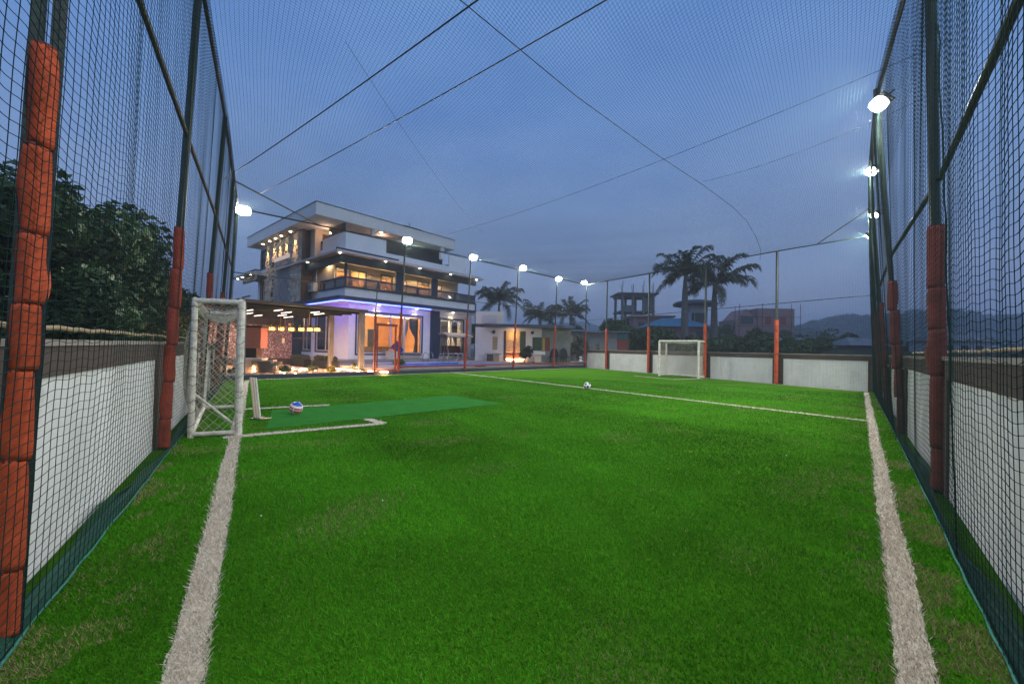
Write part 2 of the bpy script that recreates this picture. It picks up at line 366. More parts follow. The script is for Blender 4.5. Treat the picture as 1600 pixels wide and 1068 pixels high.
# ---- lines: centre lines and widths
LINES = [((-1.02, 1.19), (-9.82, 14.75), .135), ((1.27, 1.15), (13.28, 14.86), .125),
         ((-3.45, 22.03), (7.55, 8.43), .13), ((-9.95, 15.0), (5.72, 30.6), .16), ((5.72, 30.6), (13.25, 15.1), .13),
         ((-5.61, 8.37), (-4.18, 9.18), .15), ((-4.20, 5.83), (-2.27, 7.13), .16), ((-2.27, 7.13), (-2.71, 7.53), .16),
         ((6.73, 21.89), (7.96, 19.52), .14), ((7.96, 19.52), (10.01, 20.65), .16)]
lo = empty('pitch_lines'); tag(lo, kind='structure')
for i, (p, q, wd) in enumerate(LINES):
    p, q = Vector(p), Vector(q); d = (q-p).normalized(); n = Vector((-d.y, d.x)); L = (q-p).length; k = max(2, int(L/.07))
    mb = MB(); z = .004 + .0012*i
    for j in range(k+1):
        c = p+d*(L*j/k); a = wd/2*(1+random.uniform(-.18, .18)); b = wd/2*(1+random.uniform(-.18, .18)); off = n*.012*math.sin(j*.13+i)
        mb.v += [(*(c+off+n*a), z), (*(c+off-n*b), z)]
    mb.f = [(2*j, 2*j+1, 2*j+3, 2*j+2) for j in range(k)]
    mb.build('white_line', M['line'], lo)

def on_lines(x, y, grow=0.0):
    m = np.zeros(len(x), bool)
    for p, q, wd in LINES:
        p, q = np.array(p), np.array(q); d = q-p; L = np.hypot(*d); d = d/L
        s = (x-p[0])*d[0]+(y-p[1])*d[1]; n = np.abs(-(x-p[0])*d[1]+(y-p[1])*d[0])
        m |= (s > 0) & (s < L) & (n < wd/2+grow)
    return m
MATQ = [(-4.95, 8.25), (-3.97, 6.47), (-0.21, 9.93), (-1.72, 11.42)]
def in_poly(x, y, P):
    m = np.ones(len(x), bool); a = sum(P[i][0]*P[(i+1) % len(P)][1]-P[(i+1) % len(P)][0]*P[i][1] for i in range(len(P)))
    for i in range(len(P)):
        x0, y0 = P[i]; x1, y1 = P[(i+1) % len(P)]; c = (x1-x0)*(y-y0)-(y1-y0)*(x-x0); m &= (c > 0) if a > 0 else (c < 0)
    return m
def cheap_noise(x, y, s, seed):
    r = np.random.default_rng(seed); t = np.zeros_like(x)
    for k in range(11):
        a = r.uniform(0, 6.28); f = s*r.uniform(.6, 1.9); t += np.sin((x*math.cos(a)+y*math.sin(a))*f+r.uniform(0, 6.28))
    return t/8
def blades():
    n = 760000
    # density falls with the square of the distance; each blade grows a little wider instead
    u1 = RNG.random(n); r0, r1, r2 = .8, 2.4, 19.0
    w1 = (r1**2-r0**2)/2; w2 = r1**2*math.log(r2/r1); near = RNG.random(n) < w1/(w1+w2)
    r = np.where(near, np.sqrt(r0**2+u1*(r1**2-r0**2)), r1*(r2/r1)**u1)
    th = RNG.uniform(-1.12, 1.12, n); x = r*np.sin(th); y = r*np.cos(th)
    inside = in_poly(x, y, [tuple(PD), tuple(PC), tuple(PB), tuple(PA)]) & ~in_poly(x, y, MATQ)
    x, y, r = x[inside], y[inside], r[inside]; n = len(x)
    white = on_lines(x, y, .004)
    sc = np.clip(r/2.4, 1, None)**.75
    hgt = np.where(white, .022, .017)*RNG.uniform(.6, 1.3, n)*np.clip(sc, 1, 1.5)
    wid = np.where(white, .0028, .0021)*sc*RNG.uniform(.7, 1.3, n)
    lean = RNG.uniform(0, 6.283, n)*.8+cheap_noise(x, y, 2.2, 3)*3; la = np.where(white, .030, .018)*RNG.uniform(.2, 1.2, n)*np.clip(sc, 1, 1.5)
    wa = RNG.uniform(0, 3.14, n); dx, dy = np.cos(wa)*wid, np.sin(wa)*wid
    V = np.empty((n, 3, 3)); V[:, 0] = np.stack([x-dx, y-dy, np.zeros(n)], 1); V[:, 1] = np.stack([x+dx, y+dy, np.zeros(n)], 1)
    V[:, 2] = np.stack([x+np.cos(lean)*la, y+np.sin(lean)*la, hgt], 1)
    v = RNG.uniform(.62, 1.35, n)[:, None]
    pat = cheap_noise(x, y, 1.1, 5); pat2 = cheap_noise(x, y, 6.0, 6)
    across = x*.838+y*.546; along = -x*.546+y*.838
    band = .10*np.sign(np.sin(across*math.pi/1.85+.6))+.20*cheap_noise(along*.5, across*2.4, 1.6, 21)
    green = np.array([.056, .235, .010])*v*(1+.45*pat+.22*pat2+band)[:, None]
    dry = (RNG.random(n) < np.clip(.012+.9*(cheap_noise(x, y, 2.6, 9)-.28), .012, .30))
    # sandy wear strips by the side nets
    dn = np.abs(-(x-2.24)*.757+(y-1.75)*.653); wear = RNG.random(n) < .85*np.clip((cheap_noise(x, y, 5.5, 12)+.6*cheap_noise(x, y, 17.0, 13)-.02)*4, 0, 1)*np.clip(1.25-dn/.62, 0, 1)
    dl = np.abs((x+2.16)*.838+(y-1.72)*.546); wearl = RNG.random(n) < .7*np.clip((cheap_noise(x, y, 5.5, 14)+.6*cheap_noise(x, y, 17.0, 15)-.04)*4, 0, 1)*np.clip(1.3-dl/.42, 0, 1)
    dry |= (wear & ~white)|(wearl & ~white)
    green[dry] = (np.array([.24, .22, .10])*v)[dry]
    wt = np.array([.62, .55, .44])*RNG.uniform(.7, 1.2, n)[:, None]
    colr = np.where(white[:, None], wt, green)
    T = np.repeat(colr[:, None], 3, 1)
    for sel, nm in ((~white, 'turf_fibres'), (white, 'line_fibres')):
        k = int(sel.sum()); F = np.arange(3*k).reshape(k, 3)
        fast_mesh(nm, V[sel].reshape(-1, 3), F, M['blade'], T[sel].reshape(-1, 3), kind='stuff')
blades()
# white crumbs of litter on the turf
mb = MB()
for _ in range(20):
    x, y = random.uniform(-4, 9), random.uniform(2.2, 20)
    if abs(x) < y*1.1: s_ = random.uniform(.003, .006); mb.ball((x, y, .018), s_*(1+y*.05), n=5, m=3, jit=.4)
mb.build('turf_litter', M['panel'], kind='stuff')

# ---- low walls with white panels
def low_wall(p, q, outward, posts, label, h=1.40, thick=.16, name='boundary_wall', gap=.12, pil=.46):
    p, q = Vector(p), Vector(q); d = (q-p).normalized(); L = (q-p).length; ang = math.atan2(d.y, d.x)
    s = 1 if (Vector((-d.y, d.x)).dot(Vector(outward)) > 0) else -1
    root = empty(name, (p.x, p.y, 0), ang, label, 'wall')
    def bx(nm, a, b, y0, y1, z0, z1, m):
        y0, y1 = sorted((y0*s, y1*s)); return MB().box(a, b, y0, y1, z0, z1).build(nm, m, root)
    bx('wall_core', 0, L, gap+.05, gap+.05+thick, -.1, h-.04, M['taupe'])
    bx('wall_cap', -.05, L+.05, gap+.0, gap+.09+thick, h-.04, h, M['cap'])
    bx('wall_band', 0, L, gap+.015, gap+.048, 1.17, h-.043, M['taupe'])
    edges = [0]+list(posts)+[L]
    for t in posts: bx('pilaster', max(0, t-pil/2), min(L, t+pil/2), gap+.013, gap+.047, -.05, 1.167, M['taupe'])
    for a, b in zip(edges[:-1], edges[1:]):
        a2 = a+(pil/2+.004 if a > 0 else .02); b2 = b-(pil/2+.004 if b < L else .22)
        if b2-a2 > .3: bx('wall_panel', a2, b2, gap+.033, gap+.046, .0, 1.165, M['panel'])
    return root
FRp = [Vector((6.82, 28.69)), Vector((8.62, 25.03)), Vector((10.41, 21.38)), Vector((12.04, 18.06))]
low_wall(PB, PC, (1, .6), [(q-PB).length for q in FRp], 'far low taupe wall with white panels behind the small goal', gap=.10)
Lp = [PA+(-Ld)*0, Vector((-8.82, 11.98)), Vector((-6.63, 8.6)), Vector((-4.44, 5.23)), Vector((-2.25, 1.86)), Vector((-.05, -1.5))]
low_wall(PD-Ld*(-.2), PA, (-1, -.6), [(q-PD).length for q in (Lp[4], Lp[3], Lp[2], Lp[1])], 'left low taupe wall with white panels behind the near net', gap=.135)
Rp = [Vector((1.71, 1.13)), Vector((4.37, 4.15)), Vector((6.99, 7.20)), Vector((9.62, 10.26)), Vector((12.25, 13.31)), PC]
low_wall(PD, PC, (1, -.7), [(q-PD).length for q in (Rp[0], Rp[1], Rp[2], Rp[3], Rp[4])], 'right low taupe wall with white panels behind the near net', gap=.135)
kb = MB(); dFL = (PB-PA).normalized(); nFL = Vector((-dFL.y, dFL.x))
a, b = PA-dFL*.3+nFL*.06, PB+nFL*.06
kb.prism([tuple(a), tuple(b), tuple(b+nFL*.22), tuple(a+nFL*.22)], -.1, .17)
kb.build('low_kerb', M['slate'], label='dark low kerb along the pool side of the pitch', cat='kerb')

# ---- net posts
def pad_segment(parent, z0, z1, r, m, bulge=.12, off=(0, 0)):
    n = 14; N_ = 22; mb = MB(); rg = random.Random(random.random()); ph = [rg.uniform(0, 6.28) for _ in range(6)]; lobe = rg.uniform(0, 6.28); lz = rg.uniform(.25, .6)
    for i in range(n+1):
        t = i/n; e_ = min(1, math.sin(math.pi*t)*3.2) if 0 < i < n else 0
        for k in range(N_):
            a = 2*math.pi*k/N_
            q = r*(.945+.055*e_+bulge*.9*e_*max(0, math.cos(a-lobe))**3*math.exp(-((t-lz)/.25)**2)*2+.035*e_*math.sin(3*a+ph[0]+t*2)+.018*math.sin(7*a+ph[1]+t*5)+.012*math.sin(11*a+ph[2]-t*9))
            mb.v.append((q*math.cos(a), q*math.sin(a), z0+(z1-z0)*t+.004*math.sin(2*a+ph[3])))
    for i in range(n):
        for k in range(N_): a = i*N_+k; b = i*N_+(k+1) % N_; mb.f.append((a, b, b+N_, a+N_))
    mb.f.append(tuple(range(N_))[::-1]); mb.f.append(tuple(n*N_+k for k in range(N_)))
    o = mb.build('pad', m, parent, smooth=True); o.location = (off[0], off[1], 0)
    lathe('pad_tie', [(r*.93, z1-.012), (r*.96, z1), (r*.93, z1+.012)], M['tie'], parent, n=14).location = (off[0], off[1], 0)
def net_post(p, top, lean, label, group, padz=2.9, pm='pad', nseg=6, z0=.02, rad=.088, steel='greensteel', twin=False, w=.09, bulge=.12, ztop=TOP):
    o = empty('net_post', (p[0], p[1], 0), math.atan2(Rd.y, Rd.x), label, 'post', group)
    inv = Matrix.Rotation(-o.rotation_euler.z, 3, 'Z'); l = inv @ Vector((lean[0], lean[1], 0))
    mb = MB()
    if twin:
        mb.bar((-.032, 0, 0), (l.x-.032, l.y, ztop), .05, .05, up=(0, 1, 0)); mb.bar((.034, 0, 0), (l.x+.034, l.y, ztop), .05, .05, up=(0, 1, 0))
    else: mb.tube([(0, 0, 0), (l.x, l.y, ztop)], w/2, n=8)
    mb.build('steel_tube', M[steel], o)
    if padz:
        zs = [z0+(padz-z0)*i/nseg for i in range(nseg+1)]
        for i in range(nseg):
            f = (zs[i]+zs[i+1])/2/ztop
            if i < nseg-1: zs[i+1] += random.uniform(-.13, .13)
            pad_segment(o, zs[i], zs[i+1], rad*random.uniform(.95, 1.06), M[pm], bulge*random.choice((.2, .5, .9, 1.7)), (l.x*f, l.y*f))
    return o
inL = Vector((.838, .546)); inR = Vector((-.757, .653)); inFL = Vector((.70, -.714))
oL = -inL*.085
net_post(Lp[4]+inL*(-.07)+Ld*.05, TOP, inL*.15, 'nearest left post, tall twin dark tube wrapped in bulging orange padding', 'padded posts of the left net', nseg=7, rad=.054, twin=True, bulge=.50, padz=2.80, pm='pad')
lab = ['second left post with wrinkled dark orange pad, beside the white goal', 'slim leaning post right behind the white goal with a short red pad', 'fourth left post close to the corner, partly behind the goal']
for i, (q, ln) in enumerate(((Lp[3], .22), (Lp[2], .30), (Lp[1], .30))):
    net_post(q+oL, TOP, inL*ln, lab[i], 'padded posts of the left net', pm='padred', rad=.060, nseg=6)
net_post(PA, TOP, (inL+inFL)*.2, 'far left corner post of the net under the first floodlight', 'corner posts of the net', padz=0)
labR = ['nearest right post, thick dark tube with dull red pad behind the net', 'second right post along the net, carrying the largest floodlight', 'third right post along the net, carrying the second floodlight', 'fourth right post, almost at the far right corner']
for i, (q, ln) in enumerate(((Rp[1], .10), (Rp[2], .38), (Rp[3], .38), (Rp[4], .3))):
    net_post(q-inR*.08, TOP, inR*ln, labR[i], 'padded posts of the right net', pm='paddark', rad=.066, nseg=5, padz=2.75, w=.09)
net_post(PC, 5.9, (0, 0), 'far right corner post of the net where the side and end nets meet', 'corner posts of the net', padz=0, ztop=5.95)
FLp = [(Vector((-5.61, 19.62)), .45), (Vector((-2.67, 22.53)), .40), (Vector((.10, 25.27)), .32), (Vector((2.97, 28.1)), .2), (Vector((5.68, 30.79)), .05)]
labF = ['slim leaning post at the gate with floodlight above, in front of the house', 'slim post between the gate and the swing seat, under its floodlight', 'slim post in front of the outbuilding door, under its floodlight', 'slim post right of the outbuilding window, under its floodlight', 'short red padded post in the far corner beside the first white panel']
for i, (q, ln) in enumerate(FLp):
    net_post(q, TOP, inFL*ln, labF[i], 'posts along the pool side', pm='padred', rad=.064, nseg=5, padz=3.0, z0=.12, w=.085)
labG = ['end post left of the small goal, next to the far corner', 'end post just left of the small goal', 'end post right behind the small goal', 'end post with the thickest orange pad, right of the small goal']
for i, q in enumerate(FRp):
    net_post(q, TOP, (0, 0), labG[i], 'padded posts of the far end net', pm='pad' , rad=.084, nseg=6, padz=2.9, w=.11, ztop=(6.42, 6.3, 6.14, 6.06)[i])

# tops of the net
TA = Vector((PA.x+(inL+inFL).x*.2, PA.y+(inL+inFL).y*.2, TOP))
def tp(q, l, z=TOP): return Vector((q.x+l.x, q.y+l.y, z))
Ltops = [tp(Lp[5], inL*.1), tp(Lp[4]+oL, inL*.15), tp(Lp[3]+oL, inL*.22), tp(Lp[2]+oL, inL*.30), tp(Lp[1]+oL, inL*.30), TA]
Rtops = [tp(Vector((-.9, -1.9)), inR*0), tp(Rp[0]-inR*.12, inR*.1), tp(Rp[1]-inR*.12, inR*.10), tp(Rp[2]-inR*.12, inR*.38), tp(Rp[3]-inR*.12, inR*.38), tp(Rp[4]-inR*.12, inR*.3), Vector((PC.x, PC.y, 5.93))]
FLtops = [TA]+[tp(q, inFL*l) for q, l in FLp]
FRtops = [FLtops[-1]]+[Vector((q.x, q.y, z)) for q, z in zip(FRp, (6.42, 6.3, 6.14, 6.06))]+[Rtops[-1]]
def rail(pts, r, name, label, m='greensteel', cat='rail', z=None, sag=0):
    P = []
    for a, b in zip(pts[:-1], pts[1:]):
        for t in (0, .25, .5, .75): P.append(a.lerp(b, t)-Vector((0, 0, sag*4*t*(1-t))))
    P.append(pts[-1]); return MB().tube(P, r, n=7).build(name, M[m], smooth=True, label=label, cat=cat)
rail(Ltops, .030, 'top_rail', 'dark top rail of the left side net', sag=.03)
rail(Rtops, .032, 'top_rail', 'dark top rail of the right side net', sag=.03)
rail(FLtops, .030, 'top_rail', 'dark top rail running past the house between floodlights')
rail(FRtops, .026, 'top_rail', 'thin dark top rail above the far low wall', m='greensteel')
def midpts(pts, base, z): return [Vector((b.x+(t.x-b.x)*z/TOP, b.y+(t.y-b.y)*z/TOP, z)) for t, b in zip(pts, base)]
rail(midpts(Ltops[1:], [Lp[4]+oL, Lp[3]+oL, Lp[2]+oL, Lp[1]+oL, PA], 4.15), .026, 'middle_rail', 'dark middle rail of the left side net')
rail(midpts(Rtops[1:], [q-inR*.12 for q in Rp[:5]]+[PC], 3.25), .026, 'middle_rail', 'dark middle rail of the right side net')
rail(midpts(FLtops[:], [PA]+[q for q, _ in FLp], 4.02), .020, 'middle_rail', 'thin dark rail crossing in front of the house')
rail(midpts(FRtops[:], [PB]+FRp+[PC], 3.66), .016, 'middle_rail', 'thin dark middle rail above the far low wall')
p0 = FLp[0][0]; e_ = [Vector((p.x, p.y, .36)) for p in (p0, FLp[1][0], FLp[2][0], FLp[3][0], FLp[4][0])]
rail(e_, .05, 'base_rail', 'red brown tube low along the pool side of the pitch', m='redpaint')
MB().tube([Ltops[4]-Vector((0, 0, .02)), TA.lerp(FLtops[1], .42)+Vector((0, 0, .0))], .026, n=7).build('corner_brace', M['greensteel'], label='dark steel brace across the top of the left corner', cat='brace')
MB().tube([Rtops[5], Rtops[-1].lerp(FRtops[-2], .55)], .022, n=7).build('corner_brace', M['greensteel'], label='thin brace across the top of the right corner', cat='brace')

# gate beside the first pool-side post
g1 = Vector((-6.48, 18.76)); g2 = p0; gd = (g2-g1).normalized()
gate = empty('gate_frame', (g1.x, g1.y, 0), math.atan2(gd.y, gd.x), 'red brown metal gate frame in front of the big lit window', 'gate'); L = (g2-g1).length
MB().box(-.045, .045, -.045, .045, .02, 2.9).build('gate_post', M['redpaint'], gate)
MB().tube([(0, 0, 2.9), (.05, 0, 4.02)], .022, n=7).build('gate_post', M['greensteel'], gate, label='thin dark upper part of the gate post')
MB().box(.047, L-.09, -.04, .04, 2.34, 2.46).build('gate_rail', M['redpaint'], gate)
MB().box(.047, L-.09, -.025, .025, 1.26, 1.33).build('gate_rail', M['redpaint'], gate)
MB().box(.047, L-.09, -.025, .025, .20, .26).build('gate_rail', M['redpaint'], gate)
MB().box(.09, .15, -.03, .03, .27, 2.335).build('gate_stile', M['redpaint'], gate)
MB().box(L-.20, L-.13, -.03, .03, .27, 2.335).build('gate_stile', M['redpaint'], gate)

# ------------------------------------------------------------------ nets
def wall_net(name, base, tops, label, cell=.046, scell=None, inward=None, r=.0017, seed=1, billow=.10, hemz=.0, fine=None, coarse=4, knots=0, drape=.0, sagz=.0):
    """base/tops: lists of matching points along the run. Cords follow M(s,z)."""
    base = [Vector(b) for b in base]; tops = [Vector(t) for t in tops]
    bl = np.array([0]+list(np.cumsum([(b2-b1).length for b1, b2 in zip(base[:-1], base[1:])]))); L = bl[-1]
    B = np.array([tuple(b) for b in base]); T = np.array([tuple(t) for t in tops])
    rg = np.random.default_rng(seed); ph = rg.uniform(0, 6.28, 12); dirn = (B[-1]-B[0]); dirn[2] = 0; dirn /= np.linalg.norm(dirn); nn = np.array([-dirn[1], dirn[0], 0])
    def MAP(s, z):     # s in metres, z in 0..1
        b = np.stack([np.interp(s, bl, B[:, k]) for k in range(3)], -1); t = np.stack([np.interp(s, bl, T[:, k]) for k in range(3)], -1)
        p = b+(t-b)*z[..., None]
        ks = 2*np.pi*s
        d = billow*np.sin(np.pi*z)**.8*(np.sin(ks/4.03+ph[0])*.6+np.sin(ks/1.7+3*z+ph[1])*.25+np.sin(ks/.9-2*z+ph[2])*.10)
        p = p+nn*d[..., None] if inward is None else p+np.array([inward.x, inward.y, 0])*(np.abs(d)+.01)[..., None]
        dz = (sagz*(np.cos(ks/4.03+ph[3])+.35*np.cos(ks/1.1+ph[4]+z*3))+.012*np.sin(ks/.33+z*17+ph[7]))*np.sin(np.pi*np.clip(z, 0, 1))
        ds = drape*np.sin(z*7+ks/3+ph[5])*np.sin(np.pi*z)+.005*np.sin(z*60+ks/2.3+ph[6])
        p = p+dirn*ds[..., None]; p[..., 2] += dz
        return p
    H = float(np.mean(T[:, 2]-B[:, 2])); hc = cell; cell = scell or cell; nv = int(L/cell); nh = int(H/hc); parts = []
    sv = (np.arange(nv)+.5)*cell
    def verts(sel, K):
        if len(sel): z = np.linspace(0, 1, K); S, Z = np.meshgrid(sel, z, indexing='ij'); parts.append(strands(MAP(S, Z), r))
    zs = (np.arange(nh)+.5)/nh
    if fine:
        fs, fe = fine; f = (sv >= fs) & (sv < fe); verts(sv[f], nh+1); verts(sv[~f], max(4, nh//coarse))
        K = int((fe-fs)/.05)+1; Z, S = np.meshgrid(zs, np.linspace(fs, fe, K), indexing='ij'); parts.append(strands(MAP(S, Z), r))
        for a, b in ((0, fs), (fe, L)):
            if b-a > .2: Z, S = np.meshgrid(zs, np.linspace(a, b, max(2, int((b-a)/.05/coarse))), indexing='ij'); parts.append(strands(MAP(S, Z), r))
        if knots:   # knots where cords cross
            kf = sv[f & (sv < fs+knots)]; S, Z = np.meshgrid(kf, zs, indexing='ij'); c = MAP(S, Z).reshape(-1, 3); n = len(c); e = .0036
            off = np.array([(e, 0, 0), (0, e, 0), (-e, 0, 0), (0, -e, 0), (0, 0, e*1.3), (0, 0, -e*1.3)])
            V = (c[:, None]+off[None]).reshape(-1, 3); F = np.array([(0, 1, 4), (1, 2, 4), (2, 3, 4), (3, 0, 4), (1, 0, 5), (2, 1, 5), (3, 2, 5), (0, 3, 5)])
            F = (F[None]+np.arange(n)[:, None, None]*6).reshape(-1, 3)
            ko = (V, F)
        else: ko = None
    else:
        verts(sv, max(4, int(H/.45))); Z, S = np.meshgrid(zs, np.linspace(0, L, int(L/.45)), indexing='ij'); parts.append(strands(MAP(S, Z), r)); ko = None
    V, F = merge(parts)
    o = fast_mesh(name, V, F, M['net'], label=label, cat='net')
    if ko: k = fast_mesh('knots', ko[0], ko[1], M['net'], parent=o); k['kind'] = 'stuff'
    return o
z0 = lambda p, z=.015: (p.x, p.y, z)
off_in_L = inL*.04; off_in_R = inR*.04
Lb = [Vector((-.05, -1.5)), Vector((-2.22, 1.80)), Vector((-4.42, 5.20)), Vector((-6.60, 8.56)), Vector((-8.78, 11.95)), PA]
wall_net('side_net', [z0(p) for p in Lb], [t+Vector((inL.x*.05, inL.y*.05, 0)) for t in Ltops], 'dark green knotted net hanging along the left side of the pitch', cell=.050, scell=.078, inward=inL, fine=(3.0, 10.5), knots=4.2, seed=3, billow=.05, drape=.02, sagz=.04, r=.0019)
Rb = [Vector((-.9, -1.9)), Vector((1.66, 1.10)), Vector((4.30, 4.13)), Vector((6.94, 7.18)), Vector((9.57, 10.23)), Vector((12.2, 13.28)), PC]
wall_net('side_net', [z0(p) for p in Rb], [t+Vector((inR.x*.05, inR.y*.05, 0)) for t in Rtops], 'dark green knotted net hanging along the right side of the pitch', cell=.050, scell=.078, inward=inR, fine=(3.4, 11.5), knots=4.6, seed=5, billow=.05, drape=.022, sagz=.045, r=.0021)
wall_net('pool_side_net', [z0(p, .2) for p in [PA]+[q for q, _ in FLp]], FLtops, 'fine dark net between the pitch and the house', cell=.05, seed=8, billow=.10, r=.0016, sagz=.03)
wall_net('end_net', [z0(p, .02) for p in [PB]+FRp+[PC]], FRtops, 'fine dark net above the far low wall', cell=.05, seed=9, billow=.10, r=.0017, sagz=.03)
# roof net, sagging between the edges
def roof_net():
    A, B, C, D = [np.array(tuple(v)) for v in (TA, FLtops[-1], Rtops[-1], Ltops[0])]
    rg = np.random.default_rng(4); ph = rg.uniform(0, 6.28, 10)
    def MAP(s, t):     # s: D/A -> C/B ; t: D->A
        s_, t_ = s[..., None], t[..., None]
        p = (1-s_)*(1-t_)*D+s_*(1-t_)*C+(1-s_)*t_*A+s_*t_*B
        e_ = np.sin(np.pi*s)**.6*np.sin(np.pi*t)**.6
        sag = -.38*e_+.035*np.sin(s*19+ph[0])*np.sin(t*15+ph[1])*e_+.006*np.sin(s*60+t*33+ph[6])*e_
        p[..., 2] += sag
        p[..., 0] += (.30*np.sin(t*7+s*4+ph[2])+.10*np.sin(t*23+ph[3]))*e_; p[..., 1] += (.30*np.sin(s*8+t*3+ph[4])+.10*np.sin(s*21+ph[5]))*e_
        # scalloped edge between the right-hand posts
        return p
    parts = []
    S, T = np.meshgrid(np.linspace(0, 1, 340), np.linspace(0, 1, 46), indexing='ij'); parts.append(strands(MAP(S, T), .0017))
    T, S = np.meshgrid(np.linspace(0, 1, 360), np.linspace(0, 1, 50), indexing='ij'); parts.append(strands(MAP(S, T), .0017))
    V, F = merge(parts); fast_mesh('roof_net', V, F, M['net'], label='fine dark net stretched over the whole pitch as a roof', cat='net')
roof_net()
def rope_line(pts, r, name, m, label, cat='rope', wig=.0, n=6, sub=20):
    pts = [Vector(p) for p in pts]; P = []
    for a, b in zip(pts[:-1], pts[1:]):
        for j in range(sub): t = j/sub; q = a.lerp(b, t); P.append(q+Vector((random.uniform(-wig, wig), random.uniform(-wig, wig), random.uniform(-wig, wig)*.6)))
    P.append(pts[-1]); return MB().tube(P, r, n=n).build(name, M[m], smooth=True, label=label, cat=cat)
rope_line([(p.x+.012, p.y, .014) for p in Lb], .0075, 'hem_rope', 'rope', 'teal rope along the ground hem of the left net', wig=.010)
rope_line([(p.x-.012, p.y, .014) for p in Rb], .0075, 'hem_rope', 'rope', 'teal rope along the ground hem of the right net', wig=.010)
# slack net gathered on the ground outside the hem
def slack(base, nrm, name, label, seed):
    rg = np.random.default_rng(seed); b = np.array([(p.x, p.y) for p in base]); L = np.concatenate([[0], np.cumsum(np.hypot(*np.diff(b, axis=0).T))]); n = 120; P = []
    for k in range(n):
        off = .01+.11*(k/n)**1.2; s = np.linspace(0, L[-1], 240); x = np.interp(s, L, b[:, 0]); y = np.interp(s, L, b[:, 1])
        w_ = off*(.55+.45*np.sin(s*1.3+seed)+.18*np.sin(s*5+k*.2)); h = .01+.20*(k/n)*(.5+.5*np.sin(s*1.1+k*.11))*np.clip(w_*4, 0, 1)
        P.append(np.stack([x-nrm.x*w_, y-nrm.y*w_, h], -1))
    V, F = strands(np.array(P), .0022); fast_mesh(name, V, F, M['rope2'], label=label, cat='netting')
M['rope2'] = mat('green_slack_net', (0.012, 0.085, 0.055), 0.7)
slack(Lb, inL, 'slack_netting', 'green slack netting heaped at the foot of the left wall', 1)
slack(Rb, inR, 'slack_netting', 'green slack netting heaped at the foot of the right wall', 2)
# beige hose / rope lying on top of the side walls
rope_line([(q.x-inL.x*.20, q.y-inL.y*.20, 1.47) for q in (Lp[5], Lp[4], Lp[3], Lp[2])], .017, 'wall_hose', 'tan', 'beige hose lying along the top of the left wall', wig=.014, cat='hose')
rope_line([(q.x-inR.x*.20, q.y-inR.y*.20, 1.45) for q in (Rp[0], Rp[1], Rp[2])], .013, 'wall_hose', 'tan', 'thin beige hose along the top of the right wall', wig=.014, cat='hose')
# seam cords
rope_line([(3.13, 2.79, .02), (3.07, 2.84, 3.2), (3.0, 2.9, 6.38)], .005, 'seam_cord', 'net', 'vertical seam cord on the right net beside the nearest post', wig=.006, cat='cord')
# cables that carry the roof net
cables = [((-9.3, 12.6, 6.42), (8.8, -2.05, 6.30), .013, 'thick black cable crossing the roof net from the left corner'),
          ((-9.0, 13.85, 6.42), (9.8, -1.5, 6.30), .011, 'second black cable crossing the roof net, parallel to the thick one'),
          ((-2.9, 6.6, 6.3), (-1.37, 17.6, 6.3), .0035, 'very thin cord hanging down the middle of the roof net'),
          ((-2.9, 17.8, 6.3), (7.0, 6.3, 6.3), .005, 'thin cable crossing low over the palms to the right post'),
          ((5.6, 11.7, 6.25), (8.3, 6.6, 6.3), .004, 'short thin cord near the second right floodlight')]
for a, b, r, lb in cables:
    a, b = Vector(a), Vector(b); P = [a.lerp(b, t/14)-Vector((0, 0, .25*4*(t/14)*(1-t/14)))+Vector((0, 0, .20)) for t in range(15)]
    MB().tube(P, r, n=5).build('cable', M['black'], label=lb, cat='cable')

MB().tube([(-1.4, 4.9, 6.28), (1.15, 7.61, 6.3), (3.4, 9.7, 6.28), (5.58, 11.64, 6.3), (7.6, 13.7, 6.42), (9.0, 15.3, 6.5), (10.3, 16.8, 6.3), (11.0, 17.6, 5.95), (11.15, 17.9, 5.6)], .0075, n=5).build('cable', M['black'], smooth=True, label='thin cable curving from the top of the frame down to the far end net', cat='cable')
# ------------------------------------------------------------------ floodlights
def floodlight(pos, aim, label, sc=1.0, mount=None, energy=FLOOD):
    pos = Vector(pos); o = empty('floodlight', pos, 0, label, 'floodlight', 'floodlights round the pitch')
    d = (Vector(aim)-pos).normalized(); zz = -d; xx = Vector((0, 0, 1)).cross(zz).normalized(); yy = zz.cross(xx); o.rotation_euler = Matrix((xx, yy, zz)).transposed().to_euler()
    s = .17*sc
    ell = lambda a, b: [(a*abs(math.cos(t))**.75*(1 if math.cos(t) > 0 else -1), b*abs(math.sin(t))**.75*(1 if math.sin(t) > 0 else -1)) for t in [2*math.pi*k/24 for k in range(24)]]
    MB().prism(ell(s*1.12, s*.80), .0, .055).build('housing', M['alu'], o)
    mb = MB()
    for k in range(7): x = -s+s*2*k/6; mb.box(x-.006, x+.006, -s*.7, s*.7, .056, .09)
    mb.build('cooling_fins', M['alu'], o)
    MB().prism(ell(s, s*.70), -.02, -.003).build('lens', M['lens'], o)
    MB().bar((-s*1.2, 0, .02), (-s*1.2, 0, .16), .015, .03).bar((s*1.2, 0, .02), (s*1.2, 0, .16), .015, .03).bar((-s*1.2, 0, .16), (s*1.2, 0, .16), .03, .015).build('bracket', M['alu'], o)
    l = light('floodlight_lamp', 'AREA', (0, 0, -.03), energy, (1.0, .955, .86), .34, parent=o, size_y=.24)
    return o
